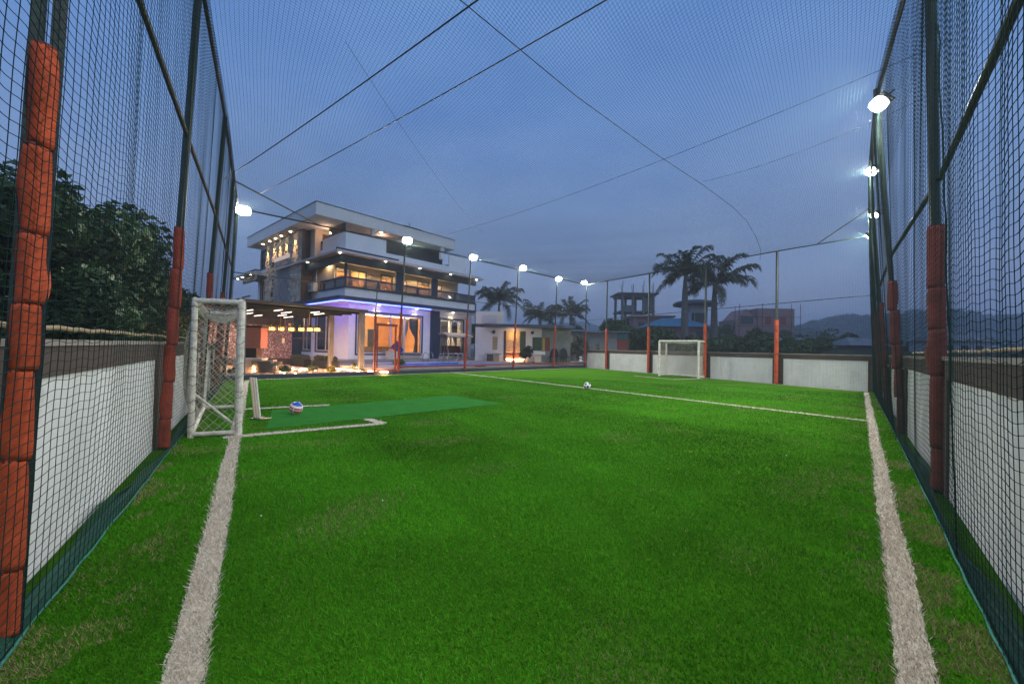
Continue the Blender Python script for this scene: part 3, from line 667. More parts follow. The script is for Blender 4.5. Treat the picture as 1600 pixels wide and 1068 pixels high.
fl = [((-10.05, 14.62, 6.30), 'floodlight in the left corner over the white goal', 1.45),
      ((-5.24, 19.45, 6.60), 'floodlight over the gate, in front of the house balcony', 1.35),
      ((-2.28, 22.35, 6.48), 'floodlight at the right end of the house roofline', 1.35),
      ((.60, 25.1, 6.49), 'floodlight over the outbuilding door, third from the house', 1.35),
      ((3.20, 27.9, 6.34), 'floodlight over the outbuilding window, fourth from the house', 1.35),
      ((5.50, 30.65, 6.57), 'floodlight in the far corner, smallest on the pool side', 1.3)]
for p, lb, s in fl: floodlight(p, (p[0]+4.2, p[1]-7.0, 0), lb, s)
fr = [((6.50, 7.05, 5.90), 'largest floodlight at the right, hung on the second right post', 1.0),
      ((8.92, 9.86, 5.99), 'second floodlight at the right, below the largest one', .95),
      ((11.72, 12.86, 5.95), 'third floodlight at the right, just above the far corner', .9)]
for p, lb, s in fr: floodlight(p, (p[0]-5.2, p[1]+1.2, 0), lb, s)
floodlight((13.16, 14.72, 5.82), (9, 21.5, .5), 'small floodlight in the far right corner turned away, glowing edge only', .7, energy=FLOOD*.7)
floodlight((1.35, 1.50, 5.95), (.3, 4.2, 0), 'floodlight hung high in the corner behind the viewpoint, above the frame', 1.0, energy=FLOOD*.5)  # added lamp, out of view, to even the light on the foreground turf

# ------------------------------------------------------------------ goals
def goal_net(fp, bp, h, depthv, root, cell=.12, r=.004, seed=1, sag=.12):
    """net on back, near side, far side and top of a box goal; local metres"""
    rg = np.random.default_rng(seed); parts = []
    def diamond(o, a, b, La, Lb, sagn, amp):
        # diamonds: cords along (1,1) and (1,-1)
        o, a, b, sagn = [np.array(tuple(q)) for q in (o, a, b, sagn)]; tot = La+Lb; n = int(tot/(cell*1.41))
        for sgn in (1, -1):
            for k in range(n+1):
                c0 = k*cell*1.41; pts = []
                # line: u + sgn*v' = c0 ; v' = v or Lb-v
                us = np.linspace(max(0, c0-Lb), min(La, c0), 9)
                if us[-1]-us[0] < .03: continue
                vs = c0-us; vs = vs if sgn == 1 else Lb-vs
                p = o+np.outer(us, a)+np.outer(vs, b)
                w_ = np.sin(np.pi*us/La)*np.sin(np.pi*vs/Lb); w_ = np.clip(w_, 0, 1)**.7
                p = p+np.outer(w_*amp*(1+.3*np.sin(us*6+vs*5)), sagn)+np.outer(.025*np.sin(us*9+k*.8)*w_**.3, b)+np.outer(.02*np.sin(vs*11+k)*w_**.3, a)
                pts.append(p); parts.append(strands(np.array(pts), r))
    d = Vector(bp)-Vector(fp)
    return diamond, parts

def make_goal(P0, P1, dep, h, r, label, sag, cell, seed, netr=.004, broken=False):
    """P0,P1 front posts on the ground; dep: vector to the back posts"""
    root = empty('football_goal', (P0[0], P0[1], 0), 0, label, 'goal')
    w_ = Vector((P1[0]-P0[0], P1[1]-P0[1], 0)); d = Vector((dep[0], dep[1], 0)); H = Vector((0, 0, h)); z = Vector((0, 0, r))
    t = lambda a, b, nm, rr=r: MB().tube([a, b], rr, n=12).build(nm, M['pvc'], root, smooth=False)
    t(z*0, H, 'front_post'); t(w_, w_+H, 'front_post'); t(d, d+H-z*.5, 'back_post', r*.85); t(w_+d, w_+d+H-z*.5, 'back_post', r*.85)
    t(H, w_+H, 'crossbar'); t(d+H, w_+d+H, 'back_bar', r*.8); t(H-z*.2, d+H-z*.2, 'side_bar', r*.8); t(w_+H-z*.2, w_+d+H-z*.2, 'side_bar', r*.8)
    t(z, d+z, 'ground_bar', r*.75); t(w_+z, w_+d+z, 'ground_bar', r*.75); t(d+z, w_+d+z, 'ground_bar', r*.75)
    if h > 2.0: t(d+H*.96-z*0, w_+d+H*.90, 'back_bar', r*.5)
    diamond, parts = goal_net((0, 0), (0, 0), h, None, root, cell, netr, seed)
    wn, dn = w_.normalized(), d.normalized(); Z = Vector((0, 0, 1))
    diamond(d+z, wn, Z, w_.length, h, dn, sag*.6)
    diamond(z, dn, Z, d.length, h, wn, sag)
    diamond(w_+z, dn, Z, d.length, h, -wn, sag*.5)
    diamond(H-z, wn, dn, w_.length, d.length, -Z, sag*.6)
    V, F = merge(parts); n = fast_mesh('goal_net', V, F, M['goalnet'], parent=root)
    # lashings round the near tubes
    mb = MB()
    for k in range(int(h/.2)):
        for base in (Vector((0, 0, 0)), d):
            zz = .1+k*.2+random.uniform(-.07, .07); a0 = random.random()*3
            pts = [base+Vector((math.cos(a0+j)*(r+.004), math.sin(a0+j)*(r+.004), zz+j*random.uniform(-.002, .016))) for j in range(7)]; mb.tube(pts, .0035, n=4)
    mb.build('lashing_cord', M['darktie'], root)['kind'] = 'stuff'
    if broken: MB().tube([d+w_*.10+Vector((0, 0, .62)), Vector((-.10, .0, .16))+w_*.06], .020, n=8).build('loose_strut', M['pvc'], root, label='rusty loose strut hanging across the side of the goal')
    return root
make_goal((-4.12, 6.03), (-5.82, 8.46), (-.54, -.22), 2.02, .048, 'near white goal at the left net with sagging side netting', .30, .085, 2, .0042, True)
make_goal((9.79, 20.81), (8.30, 22.32), (.63, .61), 1.95, .058, 'far white goal in front of the low wall', .08, .13, 3, .0090)

# ------------------------------------------------------------------ balls, mat, stumps
def ball(loc, r, style, label):
    bm = bmesh.new(); bmesh.ops.create_icosphere(bm, subdivisions=5, radius=r); ph = (1+5**.5)/2
    cs = [Vector(v).normalized() for v in ((0, 1, ph), (0, -1, ph), (0, 1, -ph), (0, -1, -ph), (1, ph, 0), (-1, ph, 0), (1, -ph, 0), (-1, -ph, 0), (ph, 0, 1), (ph, 0, -1), (-ph, 0, 1), (-ph, 0, -1))]
    me = bpy.data.meshes.new('football'); W = mat('ball_white_leather', (.75, .74, .74), .35, bump=.05); K = mat('ball_dark_panel', (.03, .03, .06), .35); Rr = mat('ball_red_panel', (.55, .03, .03), .35); Bl = mat('ball_blue_panel', (.03, .09, .45), .35)
    for m_ in (W, K, Rr, Bl): me.materials.append(m_)
    for f in bm.faces:
        c = f.calc_center_median().normalized(); f.smooth = True
        # seams pressed in
        dd = sorted(((c-k).length for k in cs))
        if style == 'classic': f.material_index = 1 if dd[0] < .34 else 0
        else:
            zc = c.z+.15*c.x
            f.material_index = 2 if -.42 < zc < -.12 or .05 < zc < .30 else (3 if zc > .62 or zc < -.75 else 0)
            if abs(math.sin(2.0*math.atan2(c.y, c.x)+.9)) < .12 and f.material_index == 2: f.material_index = 0
    for v in bm.verts:
        c = v.co.normalized(); dd = min((c-k).length for k in cs)
        if abs(dd-.36) < .02: v.co *= .985
    bm.to_mesh(me); bm.free(); o = bpy.data.objects.new('football', me); COL.objects.link(o); o.location = loc; o.rotation_euler = (.3, .1, .6)
    return tag(o, label, 'ball')
ball((-4.28, 7.93, .128), .125, 'band', 'white ball with red bands lying on the green mat')
ball((2.69, 14.05, .125), .122, 'classic', 'white football with dark patches on the halfway line')
MB().prism(MATQ, .002, .014).build('practice_mat', M['mat'], label='long dark green practice mat lying on the turf by the goal', cat='mat')
# a faint folded edge near the ball end
st = empty('cricket_stumps', (-4.62, 7.26, 0), 0, 'set of pale plastic cricket stumps standing at the end of the mat', 'stumps')
for k in range(3):
    q = Vector((.05-.075*k, .045*k, 0)); MB().tube([q+Vector((0, 0, .03)), q+Vector((-.10, 0, .77))], [.021, .019], n=10).build('stump', M['cushion'] if k else M['pvc'], st, smooth=False)
MB().box(-.11, .03, -.04, .19, .014, .035).build('stump_base', M['alu'], st)
MB().tube([(.0, -.02, .025), (.20, .0, .025), (.22, .08, .025), (.0, .10, .025)], .009, n=6).tube([(0, .04, .025), (.16, .05, .025)], .007, n=6).build('base_spring', M['chrome'], st)

# ------------------------------------------------------------------ house: local frame a (right, along the pool front), b (into the house), z up
HO = Vector((-10.355, 25.054, 0)); HA = math.atan2(.75395, .65693)
hu = Vector((.65693, .75395, 0)); hv = Vector((-.75395, .65693, 0))
def hw(a, b, z=0): return HO+hu*a+hv*b+Vector((0, 0, z))
house = empty('house', (HO.x, HO.y, .5), HA, 'three storey white house with navy trim, lit windows and a blue strip light', 'house')
def hb(name, a0, a1, b0, b1, zz0, zz1, m, parent=None, **kw):
    return MB().box(a0, a1, b0, b1, zz0-.5, zz1-.5).build(name, M[m], parent or house, **kw)
def wall_open(axis, c, t, lo_, hi, zz0, zz1, opens, m, name='wall'):
    """wall with openings: axis 'b' = wall plane at b=c spanning a; axis 'a' = plane at a=c spanning b. one mesh"""
    mb = MB(); opens = sorted(opens); cur = lo_
    def bx(x0, x1, za, zb):
        if x1-x0 < .01 or zb-za < .01: return
        if axis == 'b': mb.box(x0, x1, c, c+t, za-.5, zb-.5)
        else: mb.box(c, c+t, x0, x1, za-.5, zb-.5)
    for (x0, x1, za, zb) in opens:
        bx(cur, x0, zz0, zz1); bx(x0, x1, zz0, za); bx(x0, x1, zb, zz1); cur = x1
    bx(cur, hi, zz0, zz1); return mb.build(name, M[m], house)
def window(axis, c, x0, x1, za, zb, mull=(), tr=(), fw=.07, fm='offwhite', trim='navy_trim', tw=.09, glass=True):
    """window part (frame) > pane, trim"""
    mb = MB()
    def bx(q, x_0, x_1, z_0, z_1, d0, d1):
        if axis == 'b': q.box(x_0, x_1, c+d0, c+d1, z_0-.5, z_1-.5)
        else: q.box(c+d0, c+d1, x_0, x_1, z_0-.5, z_1-.5)
    bx(mb, x0, x0+fw, za, zb, .03, .12); bx(mb, x1-fw, x1, za, zb, .03, .12); bx(mb, x0+fw, x1-fw, za, za+fw, .03, .12); bx(mb, x0+fw, x1-fw, zb-fw, zb, .03, .12)
    for m_ in mull: bx(mb, m_-fw*.6, m_+fw*.6, za+fw, zb-fw, .04, .11)
    for t_ in tr: bx(mb, x0+fw, x1-fw, t_-.025, t_+.025, .05, .10)
    fr_ = mb.build('window', M[fm], house)
    if trim:
        q = MB(); bx(q, x0-tw, x0, za-tw, zb+tw, -.03, .05); bx(q, x1, x1+tw, za-tw, zb+tw, -.03, .05); bx(q, x0, x1, za-tw, za, -.03, .05); bx(q, x0, x1, zb, zb+tw, -.03, .05)
        q.build('window_trim', M[trim], fr_)
    if glass:
        ed = [x0+fw]+list(mull)+[x1-fw]
        for i in range(len(ed)-1):
            q = MB(); bx(q, ed[i]+.001, ed[i+1]-.001, za+fw, zb-fw, .072, .078); q.build('pane', M['glass'], fr_)
    return fr_
# ground floor
G0, G1 = .5, 4.1
wall_open('b', 0, .18, 0, 10.6, G0, G1, [(.55, 5.6, .85, 3.55), (7.3, 9.65, .80, 3.55)], 'white')
window('b', 0, .55, 5.6, .85, 3.55, mull=(3.05, 4.15), fw=.10)
window('b', 0, 7.3, 9.65, .80, 3.55, mull=(8.45,), fw=.08)
wall_open('a', 0, .18, .181, 9.4, G0, G1, [(2.05, 4.75, .95, 3.6), (5.65, 7.05, .95, 3.6)], 'white')
window('a', 0, 2.05, 4.75, .95, 3.6, mull=(3.3,), fw=.09)
window('a', 0, 5.65, 7.05, .95, 3.6, mull=(6.4,), fw=.09, trim='darkwood')
hb('wall', 10.42, 10.6, .181, 9.4, G0, G1, 'white')
hb('column', 6.35, 7.12, -.16, -.004, G0, G1, 'navy')
hb('door', -.02, -.0, 7.2, 9.35, .55, 3.5, 'slate', label='dark grey door under the pergola')
hb('wall', 0, 10.4, 9.4, 9.6, G0, G1, 'offwhite'); hb('wall', 0.182, 10.4, 5.6, 5.75, G0+.02, G1, 'plaster')
hb('wall', 6.5, 6.6, .3, 5.59, G0+.02, G1, 'plaster'); hb('floor', .2, 10.4, .2, 9.4, .42, .515, 'deck')
hb('wall', .185, .2, .2, 5.59, 3.0, 3.01, 'plaster')
# interior seen through the big window: door, stair, rail, lamp
hb('door_surround', 2.25, 3.55, 5.50, 5.595, .52, 2.85, 'cushion'); hb('inner_door', 2.45, 3.35, 5.44, 5.495, .52, 2.70, 'curtain')
hb('door_surround', 4.2, 5.3, 5.50, 5.595, .52, 2.85, 'cushion'); hb('inner_door', 4.35, 5.15, 5.44, 5.495, .52, 2.70, 'slate')
mb = MB()
for k in range(11): mb.box(.3+.24*k, .3+.24*(k+1), 3.9, 4.9, .52-.5, 2.5-.17*k-.5)
mb.build('staircase', M['plaster'], house)
mb = MB(); mb.bar((.35, 3.8, 3.2-.5), (3.0, 3.8, 1.45-.5), .05, .06)
for k in range(9): x = .5+.3*k; mb.bar((x, 3.8, 3.1-.66*(x-.35)-.5), (x, 3.8, 2.4-.66*(x-.35)-.5), .02)
mb.build('stair_rail', M['darkwood'], house)
hb('ceiling_cove', .6, 6.3, .5, 5.4, 3.98, 4.06, 'cushion')
light('living_room_lamp', 'POINT', (3.2, 2.2, 3.0), 260, (1, .50, .17), .3, parent=house)
light('living_room_lamp', 'POINT', (1.6, 4.3, 3.1), 90, (1, .55, .22), .2, parent=house)
light('right_room_lamp', 'POINT', (8.6, 3.0, 2.9), 130, (1, .78, .52), .25, parent=house)
light('left_room_lamp', 'POINT', (1.2, 6.6, 2.9), 190, (1, .58, .25), .2, parent=house)
cove = MB().box(.7, 5.4, .40, .44, 3.42-.5, 3.46-.5).build('cove_light', emit('cove_glow', (1, .72, .42), 9), house)
for i, (a, w_, zl, zh, lb) in enumerate(((1.15, .8, 1.9, 2.9, 'framed dark picture on the orange wall inside the big window, left one'), (3.72, .36, 1.9, 2.7, 'narrow framed picture between the doors inside the big window'))):
    o = empty('framed_picture', hw(a, 5.40, zl), HA, lb, 'picture'); MB().box(-w_/2, w_/2, 0, .04, 0, zh-zl).build('frame', M['darkwood'], o); MB().box(-w_/2+.06, w_/2-.06, -.012, -.002, .06, zh-zl-.06).build('print', M['sheer'], o)
o = empty('living_room_sofa', hw(3.4, 2.9, .52), HA, 'low dark sofa inside the big lit window', 'sofa'); MB().box(-1.0, 1.0, -.4, .4, .08, .42).build('seat', M['curtain'], o); MB().box(-1.0, 1.0, -.44, -.25, .422, .80).build('backrest', M['curtain'], o)
for x in (-.9, .9): MB().box(x-.12, x+.12, -.24, .42, .422, .62).build('armrest', M['curtain'], o)
o = empty('pendant_lamp', hw(4.5, 2.6, 2.95), HA, 'small hanging lamp inside the big window near the top', 'lamp'); MB().tube([(0, 0, 1.0), (0, 0, .3)], .012, n=5).build('cord', M['black'], o); MB().tube([(0, 0, .3), (0, 0, .22), (0, 0, 0)], [.05, .16, .24], n=12).build('shade', M['brass'], o)
# curtains
def curtain(a0, a1, b, z0_, z1_, m, label, pinch=None, axis='b'):
    mb = MB(); n = 34; zn = 8
    for j in range(zn+1):
        t = j/zn; z = z0_+(z1_-z0_)*t
        for i in range(n+1):
            s = i/n; x0, x1 = a0, a1
            if pinch:   # tie-back: fabric narrows toward one side at height pinch[1]
                k = math.exp(-((z-pinch[1])/.55)**2)*.7 if z > pinch[1] else .7*math.exp(-((z-pinch[1])/1.6)**2)
                x0, x1 = (a0+(a1-a0)*k, a1) if pinch[0] > 0 else (a0, a1-(a1-a0)*k)
            x = x0+(x1-x0)*s; y = b+.045*math.sin(s*34+j*.15)
            p = hw(x, y, z) if axis == 'b' else hw(y, x, z); mb.v.append(tuple(p))
    for j in range(zn):
        for i in range(n): a = j*(n+1)+i; mb.f.append((a, a+1, a+n+2, a+n+1))
    o = mb.build('curtain', M[m], smooth=True, label=label, cat='curtain')
    sm = o.modifiers.new('thick', 'SOLIDIFY'); sm.thickness = .012; return o
curtain(4.75, 5.5, .34, .62, 3.45, 'curtain', 'dark grey curtain tied back at the right of the big lit window', (1, 1.9))
curtain(4.15, 4.7, .42, .62, 3.45, 'sheer', 'pale curtain in the middle of the big lit window', (-1, 1.7))
curtain(.60, .95, .34, .62, 3.45, 'curtain', 'dark curtain at the left edge of the big lit window')
curtain(7.4, 8.35, .36, .62, 3.45, 'sheer', 'pale curtain in the window behind the swing seat')
curtain(8.75, 9.3, .34, .62, 3.45, 'curtain', 'dark tied curtain in the window behind the swing seat', (1, 1.6))
curtain(2.2, 2.75, .34, .9, 3.55, 'curtain', 'dark curtain in the tall side window nearest the corner', axis='a')
curtain(4.1, 4.65, .30, .9, 3.55, 'curtain', 'brown curtain in the tall side window behind the grey post', axis='a')
# first slab, navy fascia, white soffit, led
hb('slab', -1.2, 10.95, -1.2, 12.0, 4.12, 4.34, 'navy')
hb('soffit', -1.1, 10.85, -1.1, -.02, 4.095, 4.118, 'white'); hb('soffit', -1.1, -.02, -.018, 7.1, 4.095, 4.118, 'white')
hb('blue_light_strip', -1.02, 5.6, -1.05, -1.00, 4.045, 4.09, 'blueled'); hb('blue_light_strip', -1.05, -1.00, -.99, 4.3, 4.045, 4.09, 'blueled')
for a in (1.9, 4.9, 8.3):
    o = lathe('downlight', [(.07, 4.07-.5), (.07, 4.092-.5)], M['dot'], house, n=12); o.location = (a, -.32, 0)
    light('downlight_lamp', 'SPOT', (a, -.32, 3.53), 26, (1, .68, .36), .04, parent=house).data.spot_size = math.radians(100)
# white band and balcony
hb('floor_band', -.45, 10.55, -.35, -.2, 4.345, 4.95, 'white'); hb('floor_band', -.45, -.30, -.199, 7.3, 4.345, 4.95, 'white'); hb('balcony_floor', -.299, 10.5, -.199, 9.4, 4.8, 4.95, 'offwhite')
hb('balcony_rail', -.50, 10.62, -.42, -.27, 4.955, 5.09, 'navy'); hb('balcony_rail', -.50, 10.62, -.40, -.29, 5.56, 5.66, 'navy_trim')
hb('balcony_rail', -.50, -.37, -.268, 3.2, 4.955, 5.07, 'navy'); hb('balcony_rail', -.49, -.38, -.288, 3.2, 5.56, 5.66, 'navy_trim')
posts_a = [-.43, 1.78, 3.36, 4.9, 6.4, 8.4, 10.5]
for i, a in enumerate(posts_a):
    if i == 2: hb('column', 3.10, 3.62, -.395, -.30, 5.09, 6.9, 'navy')
    elif i == 4: hb('column', 6.12, 6.68, -.395, -.30, 5.09, 6.9, 'navy')
    elif i == 0: hb('column', -.49, -.37, -.40, -.28, 5.092, 6.86, 'navy_trim')
    else: hb('railing_post', a-.09, a+.09, -.385, -.305, 5.092, 5.558, 'navy_trim')
    if i < len(posts_a)-1:
        a2 = posts_a[i+1]; l_ = a+(.12 if i not in (2, 4) else .27); r_ = a2-(.12 if i+1 not in (2, 4) else .27)
        hb('railing_panel', l_, r_, -.352, -.338, 5.095, 5.555, 'frost')
hb('railing_post', -.47, -.40, 3.08, 3.17, 5.072, 5.558, 'navy_trim'); hb('railing_post', -.475, -.395, .95, 1.12, 5.072, 5.558, 'navy_trim')
hb('railing_panel', -.442, -.43, -.26, .94, 5.075, 5.555, 'frost'); hb('railing_panel', -.442, -.43, 1.13, 3.07, 5.075, 5.555, 'frost')
hb('downpipe', 10.54, 10.62, -.48, -.43, .6, 5.0, 'navy')
# first floor room
F0, F1 = 4.955, 6.84
ops = [(-.12, .75, 5.0, 6.50), (.86, 1.97, 5.0, 6.45), (3.15, 4.05, 5.0, 6.45), (4.75, 5.25, 5.0, 6.3), (6.30, 7.34, 5.0, 6.45), (7.95, 8.6, 5.0, 6.4)]
wall_open('b', 1.6, .15, -.25, 10.4, F0, F1, ops, 'cream')
for (x0, x1, za, zb), ml in zip(ops, ((), (1.45,), (3.6,), (), (6.8,), ())): window('b', 1.6, x0, x1, za, zb, mull=ml, fw=.05, fm='offwhite', trim='navy_trim', tw=.04)
wall_open('a', -.25, .15, 1.76, 4.2, F0, F1, [], 'cream')
wall_open('a', -.30, .15, 4.21, 7.4, F0, F1, [(5.05, 6.5, 5.25, 6.78)], 'white')
window('a', -.30, 5.05, 6.5, 5.25, 6.78, mull=(5.5, 6.0), fw=.06, fm='offwhite', trim='darkwood', tw=.06)
hb('wall', -.1, 10.4, 5.0, 5.15, F0, F1, 'plaster'); hb('wall', 2.4, 2.5, 1.76, 4.99, F0, F1, 'plaster'); hb('wall', 5.6, 5.7, 1.76, 4.99, F0, F1, 'plaster'); hb('wall', 10.3, 10.45, 1.76, 9.0, F0, F1, 'white')
hb('wardrobe', 1.5, 2.3, 4.2, 4.95, 4.96, 6.5, 'wood'); hb('wardrobe', 3.3, 4.3, 4.3, 4.95, 4.96, 6.6, 'cushion')
for a, b, e2 in ((.9, 3.2, 120), (4.0, 3.2, 100), (7.6, 3.2, 110)):
    light('bedroom_lamp', 'POINT', (a, b, 6.55-.5), e2, (1, .66, .34), .15, parent=house)
    o = lathe('ceiling_lamp', [(.16, 6.72-.5), (.16, 6.78-.5)], M['dot'], house, n=12); o.location = (a-.1, b-.8, 0)
# eave over the balcony
hb('eave_beam', -.95, 10.3, -.75, -.60, 6.42, 6.86, 'slate'); hb('eave_beam', -.95, -.80, -.598, 5.0, 6.42, 6.86, 'slate')
hb('eave_soffit', -.798, 10.3, -.598, 1.59, 6.862, 6.90, 'slate'); hb('eave_soffit_panel', .1, 3.0, -.35, 1.2, 6.83, 6.858, 'soffit'); hb('eave_soffit_panel', 6.8, 9.2, -.35, 1.2, 6.83, 6.858, 'soffit')
hb('eave_slab', -1.40, 10.7, -1.2, 9.0, 6.905, 7.03, 'soffit'); hb('eave_slab', -1.40, 10.72, -1.22, -1.205, 6.90, 7.04, 'offwhite')
hb('eave_edge', -1.42, 2.75, -1.22, -1.08, 7.042, 7.15, 'navy'); hb('eave_edge', -1.39, -1.25, 5.5, 7.0, 7.032, 7.10, 'navy')
hb('eave_edge', 7.2, 10.6, -1.1, -.98, 7.042, 7.09, 'slate')
for a, b in ((-1.15, 6.0), (-1.15, 3.6), (-1.12, -1.0), (1.9, -1.0), (4.6, -1.0), (7.4, -1.0), (10.2, -.9), (1.3, .3), (8.0, .3), (-1.0, 5.6)):
    zz = 6.895 if b < -.7 or a < -.9 else 6.825
    o = lathe('downlight', [(.055, zz-.03-.5), (.055, zz-.5)], M['dot'], house, n=10); o.location = (a, b, 0)
light('eave_lamp', 'SPOT', (-.42, 2.3, 6.3), 30, (1, .66, .34), .05, parent=house).data.spot_size = math.radians(150)
for a in (-.2, 1.3, 4.2, 6.0, 8.0): light('eave_lamp', 'SPOT', (a, .45, 6.3), 40, (1, .66, .34), .05, parent=house).data.spot_size = math.radians(150)
# second floor
S0 = 7.035
hb('parapet', -.32, 2.52, -.02, .13, S0, 8.60, 'white'); hb('parapet', -.32, -.17, .131, 7.2, S0, 7.85, 'white')
hb('parapet', -.32, -.17, .131, 3.3, 7.851, 8.55, 'white')
hb('parapet', 2.521, 8.06, -.02, .13, S0, 7.72, 'white'); hb('parapet', 8.061, 9.75, -.02, .13, S0, 8.62, 'white'); hb('parapet', 9.76, 9.9, -.02, 5.0, S0, 8.45, 'white')
hb('window_band', -.30, -.20, 3.31, 5.4, 7.852, 7.95, 'navy'); hb('window_band', -.30, -.20, 3.31, 5.4, 8.36, 8.46, 'navy')
for b in (3.32, 4.3, 5.32): hb('window_band', -.29, -.21, b, b+.09, 7.951, 8.359, 'navy')
hb('pane', -.262, -.25, 3.42, 5.31, 7.952, 8.358, 'frost'); hb('parapet_cap', -.34, -.14, .12, 3.3, 8.555, 8.62, 'navy')
hb('wall', 2.52, 8.9, 1.9, 2.05, S0, 9.25, 'slate'); hb('wall', .9, 2.5, 2.6, 2.75, S0, 9.25, 'slate')
wall_open('b', 3.6, .15, -.7, .9, S0, 9.25, [(-.20, .25, 7.1, 9.0)], 'cream'); hb('door', -.19, .24, 3.66, 3.70, 7.1, 8.99, 'wood', label='red wooden door on the top terrace')
hb('column', .25, .45, 1.9, 2.1, S0, 9.25, 'white'); hb('column', 1.75, 1.97, .5, .7, 8.6, 9.25, 'white')
hb('column', 7.6, 7.95, .5, .7, 8.3, 9.25, 'white')
hb('wall', -.7, -.55, 3.75, 4.35, S0, 9.25, 'cream')
# roof
hb('roof', -2.0, 8.95, .4, 13.6, 9.26, 10.02, 'white'); hb('roof_trim', -2.03, 8.98, .37, 13.63, 10.021, 10.06, 'slate')
hb('roof_soffit', 2.3, 4.4, .45, 1.8, 9.235, 9.258, 'soffit'); hb('roof_soffit', -1.95, -1.25, 4.4, 13.5, 9.235, 9.258, 'soffit')
for k, b in enumerate((5.6, 7.3, 8.5, 9.7, 11.2)):
    o = lathe('downlight', [(.07, 9.20-.5), (.07, 9.23-.5)], M['dot'], house, n=10); o.location = (-1.55, b, 0)
    l = light('wall_washer_lamp', 'SPOT', (-1.50, b, 9.12-.5), 150, (1, .62, .28), .02, parent=house); l.data.spot_size = math.radians(46); l.data.spot_blend = .5; l.rotation_euler = (0, math.radians(-16), 0)
o = lathe('downlight', [(.08, 9.20-.5), (.08, 9.23-.5)], M['dot'], house, n=10); o.location = (2.45, .6, 0)
light('terrace_lamp', 'POINT', (2.9, 1.2, 9.0-.5), 14, (1, .55, .4), .05, parent=house); light('terrace_lamp', 'POINT', (-.35, 2.6, 8.9-.5), 14, (1, .6, .35), .05, parent=house)
# glazed wind screen on the terrace corner
hb('screen_frame', -.25, -.21, .2, 2.6, 9.12, 9.16, 'grey'); hb('screen_frame', -.25, -.21, .2, .24, 8.62, 9.119, 'grey'); hb('screen_glass', -.236, -.226, .245, 2.6, 8.63, 9.118, 'glass')
# stone tower
hb('stone_core', -1.13, -.55, 4.4, 11.7, 4.345, 9.25, 'taupe')
mb = MB(); z = 4.36
while z < 9.2:
    h_ = random.choice((.14, .18, .22)); b = 4.42
    while b < 11.66:
        l_ = random.uniform(.3, .75); b2 = min(b+l_, 11.68)
        if not (6.3 < b+.05 < 9.9 and z < 7.65): d_ = random.uniform(.0, .06); mb.box(-1.17-d_, -1.131, b, b2-.012, z-.5, min(z+h_, 9.24)-.5-.012)
        b = b2
    z += h_
mb.build('ledge_stones', M['stone'], house)['kind'] = 'stuff'
mb = MB()
for k in range(24):
    z_ = 4.36
    while z_ < 7.6: h_ = random.uniform(.3, .8); mb.box(-1.16-random.uniform(0, .03), -1.131, 6.32+.149*k, 6.32+.149*(k+1)-.012, z_-.5, min(z_+h_, 7.62)-.512); z_ += h_
mb.build('slate_stones', M['slatecol'], house)['kind'] = 'stuff'
hb('stone_edge', -1.24, -1.12, 4.26, 4.395, 4.345, 9.25, 'darkwood')
hb('wall', -.95, -.6, 3.1+1.35, 4.39, 4.345, 9.25, 'white') if False else None
# lettering on the stone wall
cu = bpy.data.curves.new('sign_lettering', 'FONT'); cu.body = 'STAYCATION'; cu.size = .42; cu.extrude = .04; cu.space_character = 1.22; cu.align_x = 'CENTER'
tmp_ = bpy.data.objects.new('lettering_curve', cu); COL.objects.link(tmp_); bpy.context.view_layer.update()
me_ = bpy.data.meshes.new_from_object(tmp_.evaluated_get(bpy.context.evaluated_depsgraph_get())); bpy.data.objects.remove(tmp_); me_.materials.clear(); me_.materials.append(emit('lit_red_white_letters', (1.0, .80, .78), .26))
so_ = bpy.data.objects.new('sign_lettering', me_); COL.objects.link(so_); so_.parent = house
so_.matrix_local = Matrix(((0, 0, -1, -1.27), (-1, 0, 0, 8.0), (0, 1, 0, 7.60-.5), (0, 0, 0, 1)))
# left end of the house
wall_open('a', -1.0, .15, 11.8, 14.0, 4.345, 6.9, [(12.1, 13.3, 4.6, 6.7)], 'white'); window('a', -1.0, 12.1, 13.3, 4.6, 6.7, mull=(12.7,), fw=.07, fm='cushion', trim='darkwood', tw=.06)
hb('wall', -.84, 2, 11.8, 11.95, 4.345, 6.9, 'plaster'); hb('wall', -.84, 4, 13.86, 14.0, 4.345, 6.9, 'white')
wall_open('a', -1.0, .15, 11.8, 13.6, 6.95, 9.25, [(12.0, 13.4, 7.55, 9.0)], 'white'); window('a', -1.0, 12.0, 13.4, 7.55, 9.0, mull=(12.45, 12.9), tr=(8.0,), fw=.07, fm='navy', trim='navy', tw=.08)
hb('wall', -.84, 4, 13.45, 13.59, 6.95, 9.25, 'white'); hb('wall', 0.5, .6, 11.8, 13.4, 6.95, 9.2, 'cream')
hb('eave_slab', -2.2, 1, 11.9, 16.6, 6.90, 7.04, 'soffit', label='small eave at the far left end of the house'); hb('eave_beam', -1.7, -1.55, 12.0, 15.6, 6.45, 6.89, 'slate')
hb('eave_edge', -1.4, 1, 13.5, 16.4, 7.5, 7.56, 'navy'); hb('parapet', -1.3, .8, 13.61, 16.0, 7.045, 7.5, 'white')
hb('balcony_rail', -1.6, -1.5, 14.1, 16.0, 5.3, 5.4, 'navy'); hb('balcony_rail', -1.6, -1.5, 15.9, 16.0, 4.345, 5.299, 'navy'); hb('slab', -1.7, 2, 12.01, 16.2, 4.12, 4.34, 'navy')
for b in (12.4, 14.6, 15.9): o = lathe('downlight', [(.07, 6.86-.5), (.07, 6.895-.5)], M['dot'], house, n=10); o.location = (-2.0, b, 0)
light('side_room_lamp', 'POINT', (-.4, 12.6, 6.0), 12, (1, .72, .4), .1, parent=house)
